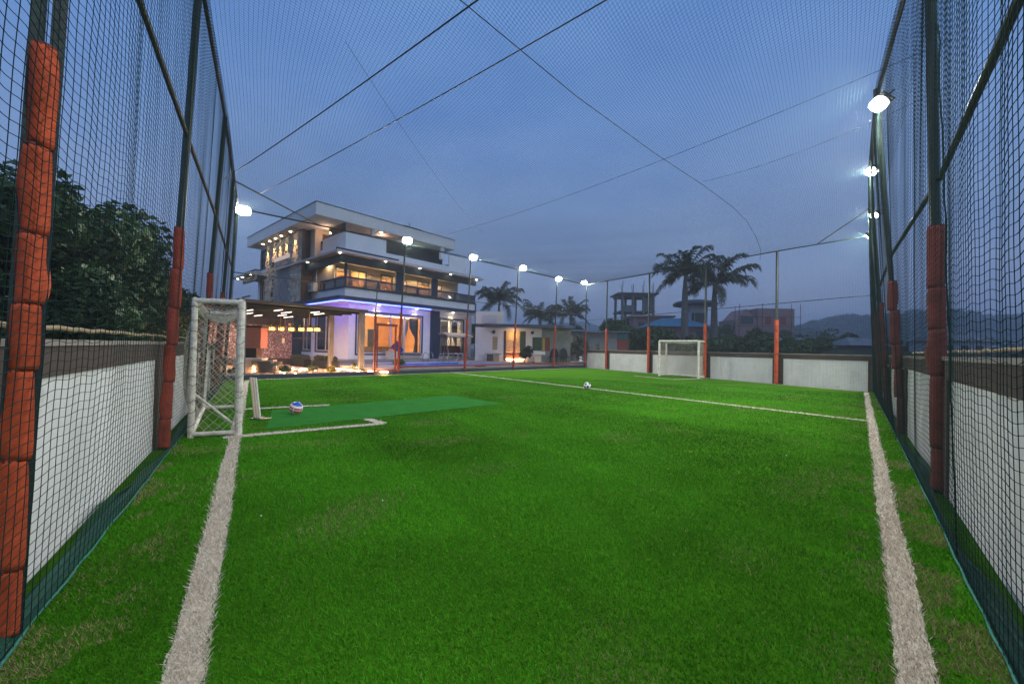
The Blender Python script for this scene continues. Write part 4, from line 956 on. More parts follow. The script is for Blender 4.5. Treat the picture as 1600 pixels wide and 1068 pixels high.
# roof top stand with tank pipes
rt = empty('roof_stand', hw(5.4, 1.6, 10.06), HA, 'small dark steel stand on the flat roof of the house', 'stand')
MB().box(-.8, .8, -.5, .5, .22, .30).build('platform', M['slate'], rt)
for x in (-.7, .7):
    for y in (-.4, .4): MB().box(x-.03, x+.03, y-.03, y+.03, 0, .22).build('leg', M['black'], rt)
MB().bar((0, 0, .3), (0, 0, .75), .03).build('mast', M['black'], rt)
for i, (a, b) in enumerate(((7.2, .8), (7.8, .9))):
    MB().ball(tuple(hw(a, b, 10.12)), .08, n=8, m=5).build('roof_vent', M['black'], label=('small black vent on the roof edge, nearer the stand', 'small black vent at the right end of the roof edge')[i], cat='vent')
ac = empty('air_conditioner', hw(-.62, 3.95, 4.95), HA, 'outdoor air conditioner unit on the first floor ledge below the side window', 'air conditioner')
MB().box(-.15, .15, -.42, .42, .05, .62).build('casing', M['offwhite'], ac); MB().tube([(-.155, .12, .34), (-.175, .12, .34)], .22, n=16).build('fan_grille', M['grey'], ac)
MB().box(-.14, .14, -.4, -.34, 0, .05).build('foot', M['black'], ac); MB().box(-.14, .14, .34, .4, 0, .05).build('foot', M['black'], ac)

# ------------------------------------------------------------------ deck, pool, garden
def hpoly(pts): return [tuple(hw(a, b).to_2d()) for a, b in pts]
MB().prism(hpoly([(-1.6, -1.0), (12.5, -1.0), (12.5, 12), (-1.6, 12)]), -.02, .495).build('house_terrace', M['deck'], kind='structure')
MB().prism(hpoly([(-1.59, -6.86), (15.0, -8.08), (17.5, -8.2), (17.5, -1.01), (-1.59, -1.01)]), .0, .26).build('pool_deck', M['deck'], kind='structure')
MB().prism([(-3.6, 26.9), (6.2, 31.6), (9.0, 34.0), (9.0, 35.2), (-3.6, 35.2)], .0, .42).build('patio', M['deck'], kind='structure')
MB().prism(hpoly([(1.2, -5.75), (9.4, -6.6), (10.2, -2.6), (10.2, -1.6), (1.2, -1.6)]), .262, .275).build('pool_water', M['water'], kind='structure')
mb = MB()
for (p, q) in zip([(1.05, -5.9), (9.55, -6.75), (10.35, -2.6), (10.35, -1.45)], [(9.55, -6.75), (10.35, -2.6), (10.35, -1.45), (1.05, -1.45)]): mb.bar(hw(*p, .275), hw(*q, .275), .30, .05)
mb.build('pool_coping', M['white'], kind='structure')
gp = hpoly([(-12, -6.0), (-8, -6.32), (-1.6, -6.80), (-1.6, 9), (-12, 9)])
MB().prism(gp, -.02, .03).build('gravel_bed', M['pebble'], kind='structure')
# ladders
def ladder(a, b, label):
    o = empty('pool_ladder', hw(a, b, .28), HA, label, 'pool ladder', 'pool ladders')
    for k in (0, .42):
        pts = [(k, .35, 0)]+[(k, .28*math.cos(t), .42+.28*math.sin(t)) for t in [math.pi*j/8 for j in range(9)]]+[(k, -.28, -.35)]
        MB().tube(pts, .022, n=8).build('handrail', M['chrome'], o, smooth=True)
    for z_ in (-.1, -.3): MB().box(0.02, .40, -.30, -.22, z_, z_+.03).build('step', M['chrome'], o)
    return o
ladder(5.0, -1.35, 'left chrome pool ladder in front of the white wall'); ladder(6.4, -1.35, 'middle chrome pool ladder in front of the navy column'); ladder(7.3, -1.9, 'right chrome pool ladder in front of the swing seat')
# lounger
lg = empty('sun_lounger', hw(3.6, -.55, .5), HA+.05, 'white framed sun lounger with raised blue back beside the pool', 'sun lounger')
MB().quad((.1, 0, .42), (1.9, 0, .40), (1.9, .62, .40), (.1, .62, .42)).quad((.1, .62, .435), (1.9, .62, .415), (1.9, 0, .415), (.1, 0, .435)).build('seat', M['bluefab'], lg)
MB().bar((.1, .31, .43), (-.45, .31, 1.05), .60, .05, up=(0, 1, 0)).build('backrest', M['bluefab'], lg)
for x in (.2, 1.7):
    for y in (.02, .60): MB().bar((x, y, .40), (x+(.12 if x > 1 else -.05), y, 0), .04).build('leg', M['pvc'], lg)
MB().bar((0, .0, .39), (1.95, 0, .37), .04).bar((0, .62, .39), (1.95, .62, .37), .04).build('frame', M['pvc'], lg)
tb = empty('side_table', hw(2.75, -.6, .5), HA, 'small white box table left of the sun lounger', 'table')
MB().box(-.30, .30, -.25, .25, 0, .50).build('cabinet', M['pvc'], tb); MB().box(-.33, .33, -.28, .28, .502, .54).build('table_top', M['pvc'], tb)
# swing seat
sw = empty('swing_seat', hw(8.35, -.55, .5), HA, 'canopied swing seat with maroon cushion on the terrace', 'swing seat')
for x in (-1.05, 1.05):
    for s in (-1, 1): MB().tube([(x, s*.65, 0), (x*.97, s*.08, 1.72)], .03, n=8).build('leg', M['pvc'] if x > 0 else M['grey'], sw)
    MB().tube([(x, -.6, .10), (x, .6, .10)], .022, n=8).build('foot_bar', M['grey'], sw)
    for s in (-.2, .2): MB().tube([(x*.86, s, .5), (x*.9, 0, 1.72)], .012, n=6).build('hanger', M['grey'], sw)
MB().tube([(-1.05, 0, 1.74), (1.05, 0, 1.74)], .028, n=8).build('top_tube', M['grey'], sw)
mb = MB(); pr_ = [(-.72, 1.66), (-.68, 1.80), (0, 2.00), (.68, 1.84), (.72, 1.66), (.66, 1.66), (.62, 1.76), (0, 1.93), (-.62, 1.74), (-.66, 1.66)]
k = len(pr_); mb.v = [(-1.3, y, z_) for y, z_ in pr_]+[(1.3, y, z_) for y, z_ in pr_]; mb.f = [(i, (i+1) % k, k+(i+1) % k, k+i) for i in range(k)]+[tuple(range(k))[::-1], tuple(range(k, 2*k))]
mb.build('canopy', M['cushion'], sw)
MB().box(-.88, .88, -.28, .30, .42, .50).build('seat', M['maroon'], sw); MB().bar((0, .30, .46), (0, .42, .98), 1.76, .07, up=(0, 1, 0)).build('backrest', M['maroon'], sw)
MB().box(-.9, .9, -.30, -.26, .36, .42).build('frame', M['pvc'], sw)
MB().box(-.35, .35, -.12, .12, 0, .05).build('float', M['redvinyl'], label='red board lying at the pool edge', cat='board').matrix_world = Matrix.Translation(hw(4.7, -7.15, .265)) @ Matrix.Rotation(HA, 4, 'Z')

# pergola
pg = empty('pergola', hw(-4.6, -2.6, 0), HA, 'dark flat roofed pergola on grey posts left of the house', 'pergola')
def pw(a, b): return (a+4.6, b+2.6)
def pb(name, a0, a1, b0, b1, z0_, z1_, m, **kw): return MB().box(a0+4.6, a1+4.6, b0+2.6, b1+2.6, z0_, z1_).build(name, M[m], pg, **kw)
pb('roof', -7.4, -1.9, -5.75, 4.0, 3.06, 3.16, 'black'); pb('roof_edge', -7.42, -1.88, -5.79, -5.752, 3.05, 3.17, 'darkwood')
for k in range(9): pb('rafter', -7.3, -1.95, -5.3+k*1.05, -5.22+k*1.05, 2.96, 3.058, 'black')
pb('post', -2.2, -1.98, -5.70, -5.48, .0, 3.03, 'greypost'); pb('post', -2.2, -1.98, -2.35, -2.13, .0, 3.055, 'greypost'); pb('post', -7.3, -7.08, -5.7, -5.5, .0, 3.03, 'greypost'); pb('post_foot', -2.23, -1.95, -5.73, -5.45, .0, .22, 'black')
lin = [(-6.14, -1.86, -3.06), (-5.53, .21, -.88), (-4.72, 1.63, .4), (-5.36, -3.49, -4.47), (-4.63, -2.19, -3.49), (-4.06, -.06, -1.26), (-3.3, 1.26, -.03), (-3.91, -4.03, -4.93), (-3.34, -3.0, -4.13)]
for i, (a, b1, b0) in enumerate(lin):
    o = pb('linear_lamp', a-.025, a+.025, b0, b1, 2.935, 2.957, 'pinkled')
light('pergola_lamp', 'AREA', (.2, 1.2, 2.9), 130, (1, .66, .50), 2.2, parent=pg, size_y=4.0); light('pergola_lamp', 'AREA', (-1.0, 4.4, 2.9), 150, (1, .66, .50), 2.0, parent=pg, size_y=3.0)
# chandelier
ch = empty('chandelier', (-9.87, 18.0, 1.97), math.atan2(.9, 2.1)*.0, 'long chandelier with six glowing glass lanterns under the pergola', 'chandelier')
MB().box(-1.25, 1.30, -.05, .05, -.02, .02).build('bar', M['brass'], ch)
for k, (x, h_) in enumerate(((-1.0, .34), (-.58, .28), (-.12, .30), (.33, .25), (.72, .22), (1.05, .26))):
    o = MB().box(x-.10, x+.10, -.10, .10, .025, .05+h_).build('lantern', glassmat('lantern_glass%d' % k, (1, .86, .6)), ch)
    MB().tube([(x, 0, .03), (x, 0, .16)], .075, n=10).build('candle', M['lantern'], o)
MB().tube([(-.65, 0, .02), (-.65, 0, .98)], .012, n=6).build('rod', M['brass'], ch); MB().tube([(-.45, 0, .02), (-.45, 0, .98)], .012, n=6).build('rod', M['brass'], ch); MB().tube([(.66, 0, .02), (.66, 0, .98)], .012, n=6).build('rod', M['brass'], ch)
MB().tube([(-.9, 0, -.30), (1.3, 0, -.30)], .008, n=5).build('lower_rod', M['brass'], ch); MB().box(-.72, -.50, -.1, .1, -.55, -.32).build('shade', M['sheer'], ch)
MB().tube([(-.60, 0, -.31), (-.60, 0, -.02)], .008, n=5).build('rod', M['brass'], ch)
light('chandelier_lamp', 'POINT', (0, 0, .45), 14, (1, .6, .25), .3, parent=ch)
# patterned bar wall and cabinets
bw = empty('bar_wall', hw(-5.0, 4.4, 0), HA, 'speckled dark red wall at the back of the pergola', 'wall')
MB().box(-3.2, 3.3, 0, .15, .45, 2.58).build('tiles', M['dotwall'], bw); MB().box(-3.2, 3.3, -.08, .16, 2.59, 3.04).build('lintel', M['darkwood'], bw)
MB().box(-3.2, 3.3, .02, .15, 0, .44).build('plinth', M['darkwood'], bw)
cbm = empty('wall_cabinet', (-11.75, 18.3, 0), .1, 'salmon pink cabinet block above the white counter behind the goal', 'cabinet')
MB().box(-.75, .30, -.3, .3, 1.18, 2.10).build('cupboard', M['salmon'], cbm); MB().box(-.80, .36, -.33, .33, 2.11, 2.20).build('shelf', M['darkwood'], cbm); MB().box(-.7, -.60, -.1, .1, 2.21, 2.7).build('flue', M['salmon'], cbm); MB().box(-.70, .10, -.25, .25, .74, 1.17).build('recess', M['darkwood'], cbm)
ct = empty('bar_counter', (-11.55, 17.9, 0), .1, 'pale counter at the left of the wicker sofa', 'counter')
MB().box(-.8, .38, -.25, .25, 0, .68).build('body', M['cushion'], ct); MB().box(-.83, .41, -.28, .28, .685, .74).build('top', M['white'], ct)
# wicker sofa
sf = empty('wicker_sofa', (-11.05, 17.95, 0), .15, 'grey wicker tub sofa with cream cushion under the chandelier', 'sofa')
mb = MB(); n = 22
for j, (z_, s_) in enumerate(((.10, .80), (.30, .90), (.58, 1.0), (.60, .96), (.34, .84), (.30, .80))):
    for i in range(n+1):
        t = math.pi+math.pi*i/n; mb.v.append((.66*s_*math.cos(t)*(1.0), .42*s_*math.sin(t), z_))
for j in range(5):
    for i in range(n): a = j*(n+1)+i; mb.f.append((a, a+1, a+n+2, a+n+1))
mb.build('shell', M['wicker'], sf, smooth=False); MB().box(-.50, .50, -.30, .25, .28, .42).build('seat_cushion', M['cushion'], sf); MB().bar((-.28, -.16, .52), (.42, -.20, .60), .34, .16).build('back_cushion', M['cushion'], sf)
MB().ball((-.42, -.1, .55), .13, n=8, m=6).build('pillow', M['maroon'], sf, smooth=True)
for x in (-.45, .45):
    for y in (-.3, .2): MB().bar((x, y, 0), (x*.95, y*.9, .12), .04).build('leg', M['darkwood'], sf)
# strip lights on the ground with garden stones
strips = [((-10.6, 18.2), (-9.4, 17.35), .10), ((-10.9, 20.6), (-9.75, 19.75), .12), ((-10.1, 22.0), (-7.6, 19.6), .12), ((-8.3, 18.1), (-6.35, 19.1), .10), ((-7.0, 19.4), (-5.9, 18.9), .14), ((-9.5, 17.9), (-8.3, 17.7), .08)]
for i, (p, q, z_) in enumerate(strips):
    lb = ['short glowing strip light beside the wicker sofa', 'glowing strip light behind the planters', 'long glowing strip light running toward the house corner', 'glowing strip light across the gravel by the grey post', 'glowing strip light inside the red gate frame', 'small strip light among the boulders'][i]
    o = MB().bar((p[0], p[1], z_), (q[0], q[1], z_), .045, .05).build('strip_light', M['warmled'], label=lb, cat='strip light', group='strip lights in the gravel garden')
for i, (x, y, lb) in enumerate(((-11.4, 17.6, 'glowing garden spot left of the wicker sofa'), (-9.9, 18.6, 'glowing garden spot behind the low plant right of the sofa'), (-8.9, 19.6, 'glowing garden spot near the left planter'), (-7.3, 19.0, 'glowing garden spot between the grey post and the gate'), (-10.9, 19.8, 'glowing garden spot behind the wicker sofa'))):
    o = empty('garden_spot', (x, y, .03), 0, lb, 'garden light', 'garden spot lights'); MB().tube([(0, 0, 0), (0, 0, .10)], .02, n=6).build('stake', M['black'], o); MB().ball((0, 0, .15), .045, n=8, m=6).build('bulb', M['warmled'], o)
    light('garden_lamp', 'POINT', (0, 0, .30), 16, (1, .42, .15), .05, parent=o)
mb = MB()
for _ in range(210):
    x = random.uniform(-12.2, -6.2); y = 17.2+(x+12.2)*.28+random.uniform(-1.2, 3.2)
    if (y-14.68) < (x+10.61)*.99+.7: continue
    r_ = random.uniform(.06, .16); mb.ball((x, y, r_*.5), r_, 1.2, 1, .7, 7, 5, .12)
mb.build('boulders', M['boulder'], kind='stuff')

# ------------------------------------------------------------------ leaves
def leaf_cloud(name, centers, n, size, cols, parent=None, flat=.5, spread=1.0, seed=0, **kw):
    """n leaf quads spread in/around ellipsoid clumps. centers: list of (c, r, rz)"""
    rg = np.random.default_rng(seed); C = np.array([c for c, r, rz in centers], float); R = np.array([[r, r, rz] for c, r, rz in centers], float)
    pr_ = R[:, 0]**2; idx = rg.choice(len(C), n, p=pr_/pr_.sum()); d = rg.normal(size=(n, 3)); d /= np.linalg.norm(d, axis=1, keepdims=True)
    rad = rg.random(n)**.33; rad = .45+.6*rad; P = C[idx]+d*R[idx]*rad[:, None]
    nrm = d*.6+rg.normal(size=(n, 3))*.7+np.array([0, 0, .5]); nrm /= np.linalg.norm(nrm, axis=1, keepdims=True)
    a = np.cross(nrm, rg.normal(size=(n, 3))); a /= np.linalg.norm(a, axis=1, keepdims=True); b = np.cross(nrm, a)
    s = size*rg.uniform(.6, 1.4, n)[:, None]; a = a*s; b = b*s*.5
    V = np.stack([P-a, P+b-nrm*s*.08, P+a-nrm*s*.22, P-b-nrm*s*.08], 1).reshape(-1, 3); F = np.arange(4*n).reshape(n, 4)
    c0, c1 = np.array(cols[0]), np.array(cols[1]); t = np.clip(rg.random(len(C))[idx]*.6+rg.random(n)*.5, 0, 1)[:, None]; T = np.repeat(c0+(c1-c0)*t, 4, 0)
    return fast_mesh(name, V, F, M['leaf'], T, parent, **kw)
def tree(name, loc, h, cr, label, seed, nleaf=9000, leaf=.13, cols=((.018, .040, .012), (.050, .095, .030)), trunk_r=.18, clumps=26, low=.35, cat='tree', group=None, squash=.8):
    rg = random.Random(seed); o = empty(name, loc, rg.random()*6, label, cat, group)
    cz = h*(low+(1-low)/2); hz = h*(1-low)/2
    cs = []
    for k in range(clumps):
        th = rg.random()*6.283; ph = math.acos(rg.uniform(-.9, 1)); rr = cr*rg.uniform(.45, .92); q = rg.uniform(.20, .36)*cr
        cs.append(((rr*math.sin(ph)*math.cos(th), rr*math.sin(ph)*math.sin(th), cz+hz*.85*math.cos(ph)*rr/cr), q, q*squash))
    mb = MB(); mb.tube([(0, 0, -.1), (.05*h*.2, 0, h*low*.6), (0, .03*h, h*low*1.2)], [trunk_r*1.3, trunk_r, trunk_r*.75], n=9)
    mb.build('trunk', M['bark'], o, smooth=True)
    mb = MB()
    for c, q, z_ in cs[:14]: mb.tube([(0, .02*h, h*low*.9), (c[0]*.4, c[1]*.4, (h*low+c[2])*.5), (c[0]*.9, c[1]*.9, c[2])], [trunk_r*.5, trunk_r*.28, trunk_r*.08], n=5)
    mb.build('limbs', M['bark'], o)
    leaf_cloud('crown', cs, nleaf, leaf, cols, o, seed=seed)
    return o
DG = ((.014, .038, .014), (.060, .120, .036))
tree('broadleaf_tree', (-15.3, 13.2, -.1), 7.3, 3.5, 'large dark tree seen through the left net, lobed outline', 5, 26000, .13, DG, .25, 60, .12)
tree('broadleaf_tree', (-13.6, 8.6, -.1), 6.6, 2.6, 'dark tree at the left edge of the frame behind the nearest pad', 6, 16000, .12, DG, .2, 40, .12)
tree('broadleaf_tree', (-19.5, 20.5, -.1), 4.6, 3.4, 'lower dark tree behind the left net near the goal', 7, 14000, .14, DG, .2, 40, .06)
tree('broadleaf_tree', (-12.4, 11.2, -.1), 4.2, 2.0, 'dark bush filling the gap below the large left tree', 8, 12000, .11, DG, .15, 34, .05)
tree('broadleaf_tree', (-17.0, 16.6, -.1), 5.2, 2.8, 'shorter dark tree sloping down toward the goal behind the left net', 18, 14000, .13, DG, .18, 40, .06)

# palms
def frond_mesh(name, L, rise, droop, seed):
    rg = random.Random(seed); V = []; F = []; T = []; n = 16; pts = []
    for i in range(n+1):
        t = i/n; pts.append(Vector((L*(t-.22*t**3), L*.05*math.sin(t*3+seed), L*(rise*t-droop*t**2.3))))
    def add(q, c):
        k = len(V); V.extend(q); F.append((k, k+1, k+2, k+3)); T.extend([c]*4)
    for i in range(n):
        a, b = pts[i], pts[i+1]; w_ = .018*(1-i/n)+.004; add([a+Vector((0, w_, 0)), a-Vector((0, w_, 0)), b-Vector((0, w_*.8, 0)), b+Vector((0, w_*.8, 0))], (.06, .07, .03))
    m_ = 62
    for k in range(5, m_):
        t = k/m_; i = min(n-1, int(t*n)); f = t*n-i; p = pts[i].lerp(pts[i+1], f); d = (pts[i+1]-pts[i]).normalized()
        ll = L*.24*(math.sin(math.pi*min(1, t*.80+.20))**.5)*rg.uniform(.75, 1.15)
        for s in (-1, 1):
            v = (d*rg.uniform(.5, .9)+Vector((0, s*.75, rg.uniform(-.25, .55)))).normalized(); e1 = p+v*ll*.5; e2 = p+v*ll*.85+Vector((0, 0, -ll*rg.uniform(.15, .5))); wv = d*ll*.062
            c = tuple(q*rg.uniform(.7, 1.3) for q in (.030, .055, .024))
            add([p-wv*.6, p+wv*.6, e1+wv, e1-wv], c); add([e1-wv, e1+wv, e2+wv*.1, e2-wv*.1], c)
    me = bpy.data.meshes.new(name); me.from_pydata([tuple(v) for v in V], [], F); at = me.color_attributes.new('tint', 'FLOAT_COLOR', 'POINT')
    for i, c in enumerate(T): at.data[i].color = (*c, 1)
    me.materials.append(M['leaf']); return me
FR_ = [frond_mesh('frond', .98, .95, .62, 1), frond_mesh('frond', 1.0, .52, .55, 2), frond_mesh('frond', .95, .02, .55, 3), frond_mesh('frond', .78, 1.6, .95, 4)]
def palm(loc, h, L, label, group, seed, r=.22, nf=18, royal=True):
    rg = random.Random(seed); o = empty('palm_tree', loc, rg.random()*6, label, 'palm tree', group)
    MB().tube([(0, 0, -.2), (0, 0, h*.15), (.0, 0, h*.5), (0, 0, h*.80), (0, 0, h*.93), (0, 0, h)], [r*1.1, r*1.25, r*1.5 if royal else r, r*1.15 if royal else r*.8, r*.7, r*.5], n=12).build('trunk', M['palmbark'], o, smooth=True)
    for k in range(nf):
        me = FR_[(3, 0, 1, 0, 1, 2)[k % 6]]
        f = bpy.data.objects.new('frond', me); COL.objects.link(f); f.parent = o; f.location = (0, 0, h-.1); s = L*rg.uniform(.85, 1.12)
        f.rotation_euler = (rg.uniform(-.35, .35), rg.uniform(-.15, .15), 2.4*k+rg.uniform(-.2, .2)); f.scale = (s, s, s)
    return o
palm((18.25, 42, -.3), 9.9, 4.5, 'tall palm left of the pair over the far wall', 'palms beyond the pitch', 2, .25, 23)
palm((23.4, 46, -.3), 9.6, 5.3, 'right palm of the pair over the far wall', 'palms beyond the pitch', 3, .26, 23)
palm((-1.9, 55, -.3), 8.2, 4.3, 'palm over the outbuilding roof beside the house', 'palms beyond the pitch', 4, .2, 26, False)
palm((4.15, 60, -.3), 6.6, 4.0, 'middle small palm over the outbuilding', 'palms beyond the pitch', 5, .2, 24, False)
palm((8.8, 60, -.3), 6.9, 4.0, 'small palm over the far right end of the outbuilding', 'palms beyond the pitch', 6, .2, 24, False)
# shrubs and trees beyond the far wall
BC = ((.030, .060, .022), (.075, .130, .045))
lst = [(10.4, 38, 5.2, 2.3, 'bushy tree under the unfinished tower, left of the end net'), (13.6, 37, 3.9, 2.3, 'round shrub below the unfinished tower'), (16.6, 36, 3.3, 2.2, 'shrub left of the palm trunks over the far wall'),
       (19.0, 36, 3.5, 2.1, 'shrub between the two palm trunks'), (21.4, 35.5, 3.5, 2.2, 'shrub right of the palm trunks with yellow-green leaves'), (23.6, 35, 3.6, 2.1, 'shrub below the pink building over the far wall'), (25.6, 34.5, 3.4, 1.9, 'rightmost of the dense shrubs behind the thick orange pad')]
for i, (x, y, h_, c, lb) in enumerate(lst): tree('leafy_shrub', (x, y, -.3), h_, c, lb, 20+i, 6500, .16, BC, .09, 30, .02, 'shrub', 'shrubs beyond the far wall')
lst = [(32.5, 52, 5.0, 2.6, 'dark tree right of the pink building'), (48.5, 60, 5.6, 3.2, 'tree with sparse top in front of the blue hills'), (7.0, 44, 4.6, 2.4, 'tree behind the long grey shed, left of the tower'), (1.0, 70, 6.4, 3.6, 'dark tree mass between the left small palms'), (8.0, 72, 6.2, 3.6, 'dark tree behind the small right palm'), (-5.0, 62, 6.2, 3.0, 'dark tree below the palm next to the house'),
       (22.8, 78, 9.0, 3.6, 'tree behind the blue roofed house'), (40.5, 78, 7.6, 3.6, 'tree between the pink building and the round tower'), (45, 90, 6.0, 3.0, 'small far tree at the foot of the hills'), (64, 95, 7.5, 4.0, 'tree behind the pitch corner at the right')]
for i, (x, y, h_, c, lb) in enumerate(lst): tree('far_tree', (x, y, -.3), h_, c, lb, 40+i, 4500, .26, BC, .15, 26, .10, 'tree', 'trees behind the houses')
# plants near the outbuilding and in the garden
def plant(loc, h_, r_, label, seed, cols=BC, n=260, leaf=.06, pot=False, name='garden_plant', group='plants by the pool garden'):
    o = empty(name, loc, 0, label, 'plant', group)
    MB().tube([(0, 0, 0), (.02, .01, h_*.6)], [.02, .01], n=5).build('stem', M['bark'], o)
    leaf_cloud('foliage', [((random.uniform(-.4, .4)*r_, random.uniform(-.4, .4)*r_, h_*random.uniform(.45, .85)), r_*.6, h_*.3) for _ in range(4)], n, leaf, cols, o, seed=seed)
    if pot: lathe('pot', [(.12, 0), (.17, .25), (.18, .27)], M['offwhite'], o, n=12)
    return o
plant((-8.0, 20.2, .03), .55, .16, 'small dark seedling between the two grey posts', 60, n=60)
plant((-9.3, 18.6, .03), .35, .35, 'low green plant beside the short strip light', 61)
plant((-8.4, 18.6, .03), .38, .30, 'low plant lit yellow left of the front grey post', 62, ((.10, .12, .02), (.2, .2, .04)))
plant((-10.2, 17.7, .03), .34, .32, 'low plant in front of the wicker sofa', 63)
plant((-11.9, 17.0, .03), .30, .25, 'low plant at the left end of the gravel garden', 64)
for i, (a, b, l_, lb) in enumerate(((-2.2, 1.6, 2.2, 'dark planter trough with low plants, left one by the terrace'), (-1.9, -1.2, 2.4, 'dark planter trough with low plants under the house corner'))):
    o = empty('planter', hw(a, b, .03), HA, lb, 'planter', 'planter troughs'); MB().box(-.2, .2, -l_/2, l_/2, .0, .46).build('trough', M['black'], o)
    leaf_cloud('plants', [((0, -l_/2+.2+k*l_/7, .58), .2, .14) for k in range(7)], 1300, .06, ((.03, .05, .03), (.08, .10, .06)), o, seed=70+i)
plant((-5.75, 20.35, .26), .42, .40, 'bushy grass clump inside the red gate frame', 71, n=500)

# ------------------------------------------------------------------ outbuilding beyond the pool
ob = empty('outbuilding', (-2.74, 29.5, .42), 0, 'low cream outbuilding with navy roof slab beyond the pool', 'outbuilding')
def obb(name, x0, x1, y0, y1, z0_, z1_, m, **kw): return MB().box(x0+2.74, x1+2.74, y0, y1, z0_-.42, z1_-.42).build(name, M[m], ob, **kw)
def obw(x0, x1, z0_, z1_, opens, m, y=0, t=.15):
    mb = MB(); cur = x0
    for a, b, za, zb in opens: mb.box(cur+2.74, a+2.74, y, y+t, z0_-.42, z1_-.42); mb.box(a+2.74, b+2.74, y, y+t, z0_-.42, za-.42); mb.box(a+2.74, b+2.74, y, y+t, zb-.42, z1_-.42); cur = b
    mb.box(cur+2.74, x1+2.74, y, y+t, z0_-.42, z1_-.42); return mb.build('wall', M[m], ob)
obw(-1.62, 2.2, .42, 2.92, [(-1.45, -1.08, 1.24, 2.21), (-.62, 1.03, .45, 2.68)], 'offwhite'); obw(2.21, 4.4, .42, 2.92, [], 'grey', y=.3)
obb('wall', -2.74, -2.60, .01, 4, .42, 2.92, 'offwhite'); obb('back_wall', -2.6, 4.4, 3.8, 3.95, .42, 2.92, 'offwhite')
for r_ in range(8):     # big wall tiles left of the small window
    for c_ in range(3):
        x0 = -2.735+c_*.37; obb('tile', x0, x0+.362, -.018, -.001, .44+r_*.31, .44+r_*.31+.302, 'offwhite')
obb('wall', -2.6, -1.621, 0.0, .14, .42, 2.92, 'offwhite')
obb('window', -1.45, -1.08, .05, .09, 1.24, 2.21, 'tan'); obb('door_frame', -.62, -.45, -.02, .12, .45, 2.68, 'darkwood'); obb('screen', -.44, .58, .08, .11, 1.05, 2.66, 'goldscreen', label='gold perforated screen lit from inside')
obb('door', .60, 1.02, .03, .06, .46, 2.66, 'greensheet', label='dark green door leaf'); obb('bench_back', -.44, .58, .05, .079, .46, .95, 'wood')
obb('floor_light', -.4, .9, -.10, -.06, .56, .60, 'warmled')
obb('window_frame', 1.34, 2.86, -.03, -.001, 1.12, 1.18, 'offwhite') if False else None
obb('window', 1.52, 2.2, -.02, -.003, 1.25, 2.24, 'greensheet', label='dark green window pane'); obb('window', 2.30, 2.46, .27, .298, 1.25, 2.24, 'yellow', label='yellow strip beside the window'); obb('window', 2.5, 2.85, .27, .298, 1.25, 2.24, 'redpaint', label='reddish shutter')
obb('roof', -2.05, 4.45, -.75, 4.1, 2.93, 3.13, 'navy'); obb('roof_upper', -2.75, 4.3, .2, 4.0, 3.135, 3.20, 'grey')
obb('parapet', -2.76, -.65, .25, .4, 3.205, 4.12, 'offwhite'); obb('parapet', -.80, -.65, .41, 2.0, 3.205, 4.1, 'white'); obb('roof_panel', -2.3, -1.2, .18, .245, 3.3, 3.85, 'tank')
lb_ = light('outbuilding_lamp', 'POINT', (2.74+.1, -.3, 2.0), 10, (1, .55, .22), .1, parent=ob); light('outbuilding_lamp', 'POINT', (2.74+.1, .9, 1.6), 16, (1, .55, .22), .1, parent=ob)
for i, x in enumerate((-1.35, 1.5)):
    o = empty('wall_lamp', (x, 29.38, 2.62), 0, ('round dark wall lamp above the small lit window', 'dark wall lamp above the green window')[i], 'lamp'); MB().tube([(0, .1, 0), (0, -.05, 0)], .05, n=8).build('arm', M['black'], o); MB().ball((0, -.12, -.05), .13, n=10, m=8).build('shade', M['black'], o, smooth=True)
cn = empty('stone_bench', (1.9, 28.8, .42), 0, 'white topped counter on a pale leg below the green window', 'counter'); MB().box(-.5, .5, -.25, .25, .55, .78).build('top', M['offwhite'], cn); MB().box(-.22, .22, -.15, .15, 0, .548).build('leg', M['cushion'], cn)
cn = empty('stone_bench', (-1.3, 28.95, .42), 0, 'grey shelf on blocks below the small lit window', 'counter'); MB().box(-.65, .55, -.2, .2, .50, .57).build('top', M['grey'], cn); MB().box(-.5, -.05, -.15, .15, 0, .498).build('block', M['taupe'], cn); MB().box(.05, .4, -.15, .15, 0, .498).build('block', M['tan'], cn)
for i, x in enumerate((.95, 1.25)): plant((x, 28.6, .42), 1.05 if i else .85, .42, ('dark leafy plant in front of the green door', 'taller dark plant beside the white topped counter')[i], 80+i, ((.008, .018, .012), (.02, .035, .02)), 500, .09)
for i, x in enumerate((3.3, 4.15)):
    o = empty('wicker_chair', (x-.2, 29.4, .42), i*.6-.3, ('dark round back wicker chair, left of the two by the trellis', 'dark round back wicker chair, right of the two by the trellis')[i], 'chair', 'dark wicker chairs by the outbuilding')
    MB().box(-.28, .28, -.25, .25, .36, .44).build('seat', M['black'], o); mb = MB(); n = 12
    for j in range(2):
        for k in range(n+1): t = math.pi*k/n; mb.v.append((.32*math.cos(t), .24+.05*j, .44+.62*math.sin(t)))
    mb.v += [(0, .24, .44), (0, .29, .44)]
    for k in range(n): mb.f += [(k, k+1, 2*n+2), (n+1+k+1, n+1+k, 2*n+3), (k, n+1+k, n+2+k, k+1)]
    mb.build('backrest', M['black'], o)
    for sx in (-.24, .24):
        for sy in (-.2, .2): MB().bar((sx, sy, 0), (sx*.9, sy*.9, .37), .04).build('leg', M['black'], o)
o = MB().box(4.15, 5.15, 33.6, 33.66, .5, 2.55).build('tan_panel', M['tan'], label='tan board panel leaning behind the wicker chairs', cat='panel')
